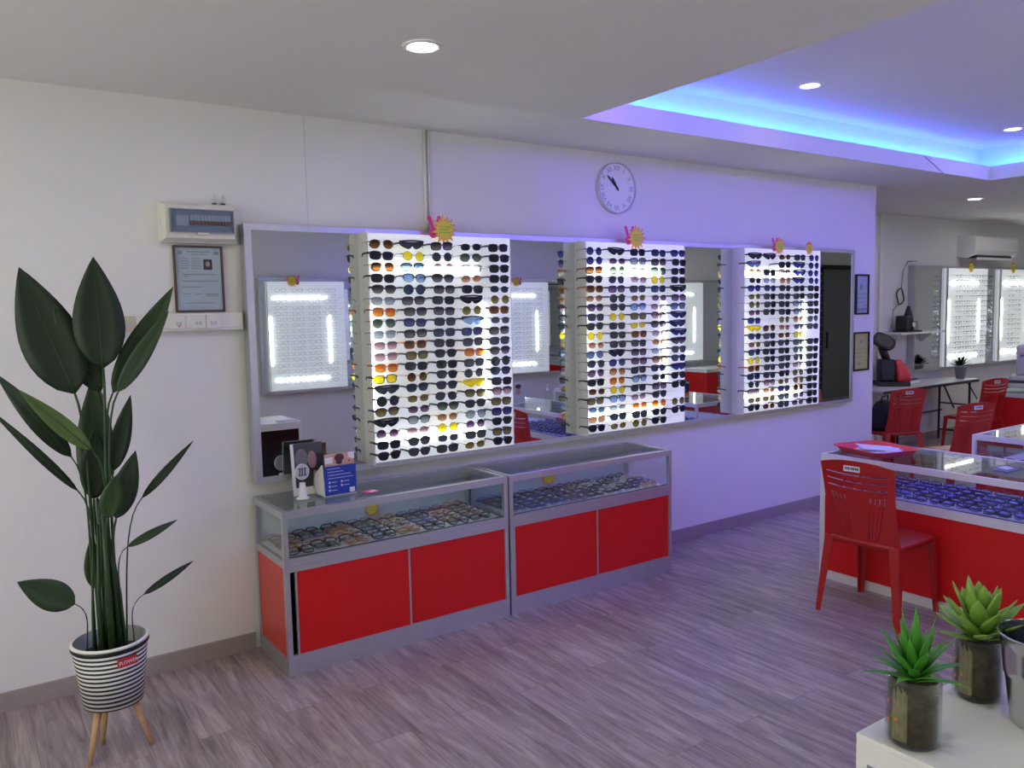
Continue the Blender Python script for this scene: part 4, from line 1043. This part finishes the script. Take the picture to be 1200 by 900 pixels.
MB('light_grey').rbox(-.11, .11, -.09, .09, 0, .36, .01).build('white_box', loc=(8.20, 1.075, .765), label='tall pale box standing behind the black and red instrument', cat='box')
MB('paper').box(-.15, .15, -.1, .1, 0, .03).m('navy').box(-.14, .14, -.09, .09, .03, .045).build('paper_stack', loc=(9.12, 1.04, .765), rz=.1, label='low stack of papers on the folding table beside the red instrument', cat='papers')
# small plant in a grey pot at the table's end
p = place(1124, 446, .765)
t = thing('potted_plant', (10.02, .86, .765), 'small round bushy plant in a grey pot at the end of the folding table', 'plant')
MB('grey').lathe([(.045, 0), (.065, .12), (.07, .12), (.07, .14), (.06, .14), (.058, .11)], n=20).build('pot', t)
mb = MB('leaf_dark'); random.seed(4)
for k in range(70):
    a = random.uniform(0, 2*PI); e_ = random.uniform(0, 1.45); d = Vector((math.cos(a)*math.cos(e_), math.sin(a)*math.cos(e_), math.sin(e_))); s_ = Vector((-math.sin(a), math.cos(a), 0))*.012
    c = Vector((0, 0, .15)); mb.loft([[c+s_*w*q+d*.13*l for q, l in ((-1, l_), (1, l_))]+[c+d*.13*l_+Vector((0, 0, .003))] for l_, w in ((.15, .4), (.6, 1), (1, .05))], smooth=False)
mb.build('foliage', t)
# air conditioner
t = thing('air_conditioner', (11.1, YF, 2.235), 'white wall air conditioner in the recess above the far display', 'air conditioner')
sec = [(0, .02), (-.10, .0), (-.20, .035), (-.225, .09), (-.225, .25), (-.21, .268), (0, .27)]
MB('white').prism(sec, -.56, .56, axis='x').build('casing', t)
MB('black').box(-.50, .42, -.208, -.09, -.004, .030, Matrix.Rotation(.0, 4, 'X')).build('outlet', t)
MB('white').box(-.50, .42, -.224, -.212, .0, .028, Matrix.Rotation(.12, 4, 'X')).build('flap', t)
MB('light_grey').box(-.555, .555, -.2265, -.225, .085, .089).build('panel_seam', t)
# pale desktop instrument on the far counter
t = thing('autorefractor', (9.88, .02, .78), 'pale grey desktop optical instrument on the far counter at the frame edge', 'optical instrument', rz=.3)
MB('light_grey').rbox(-.16, .16, -.2, .2, .02, .08, .015).m('dark_grey').rbox(-.18, .18, -.22, .22, 0, .03, .008).build('base', t)
MB('light_grey').rbox(-.11, .11, -.13, .13, .08, .30, .03).build('body', t)
MB('light_grey').rbox(-.14, .14, -.16, .14, .30, .42, .03).m('black').box(-.145, -.139, -.05, .05, .20, .30).build('head', t)
MB('light_grey').tube([(-.12, -.12, .05), (-.12, -.12, .40)], .012, 8).tube([(-.12, .12, .05), (-.12, .12, .40)], .012, 8).build('chin_rest', t)
# things the mirror shows near the opposite wall
MB('red_laminate').box(-.45, .45, -.25, .25, 0, .72).m('alu_white').box(-.46, .46, -.26, .26, .72, .77).build('far_cabinet', loc=(9.6, YN+.32, 0), label='red cabinet with a pale top under the opposite wall display, seen reflected', cat='cabinet')

# ------------------------------------------------------------------ light and view
w = bpy.data.worlds.new('world'); SC.world = w; w.use_nodes = True
w.node_tree.nodes['Background'].inputs[0].default_value = (1, .96, .88, 1); w.node_tree.nodes['Background'].inputs[1].default_value = 2.3
SC.view_settings.view_transform = 'Standard'; SC.view_settings.look = 'None'; SC.view_settings.gamma = 1; SC.view_settings.exposure = 0.5
SC.view_settings.use_curve_mapping = False
SC.cycles.max_bounces = 10; SC.cycles.diffuse_bounces = 5; SC.cycles.glossy_bounces = 5; SC.cycles.transparent_max_bounces = 16
SC.cycles.transmission_bounces = 4; SC.cycles.caustics_reflective = False; SC.cycles.caustics_refractive = False
SC.cycles.sample_clamp_indirect = 6; SC.cycles.use_denoising = True
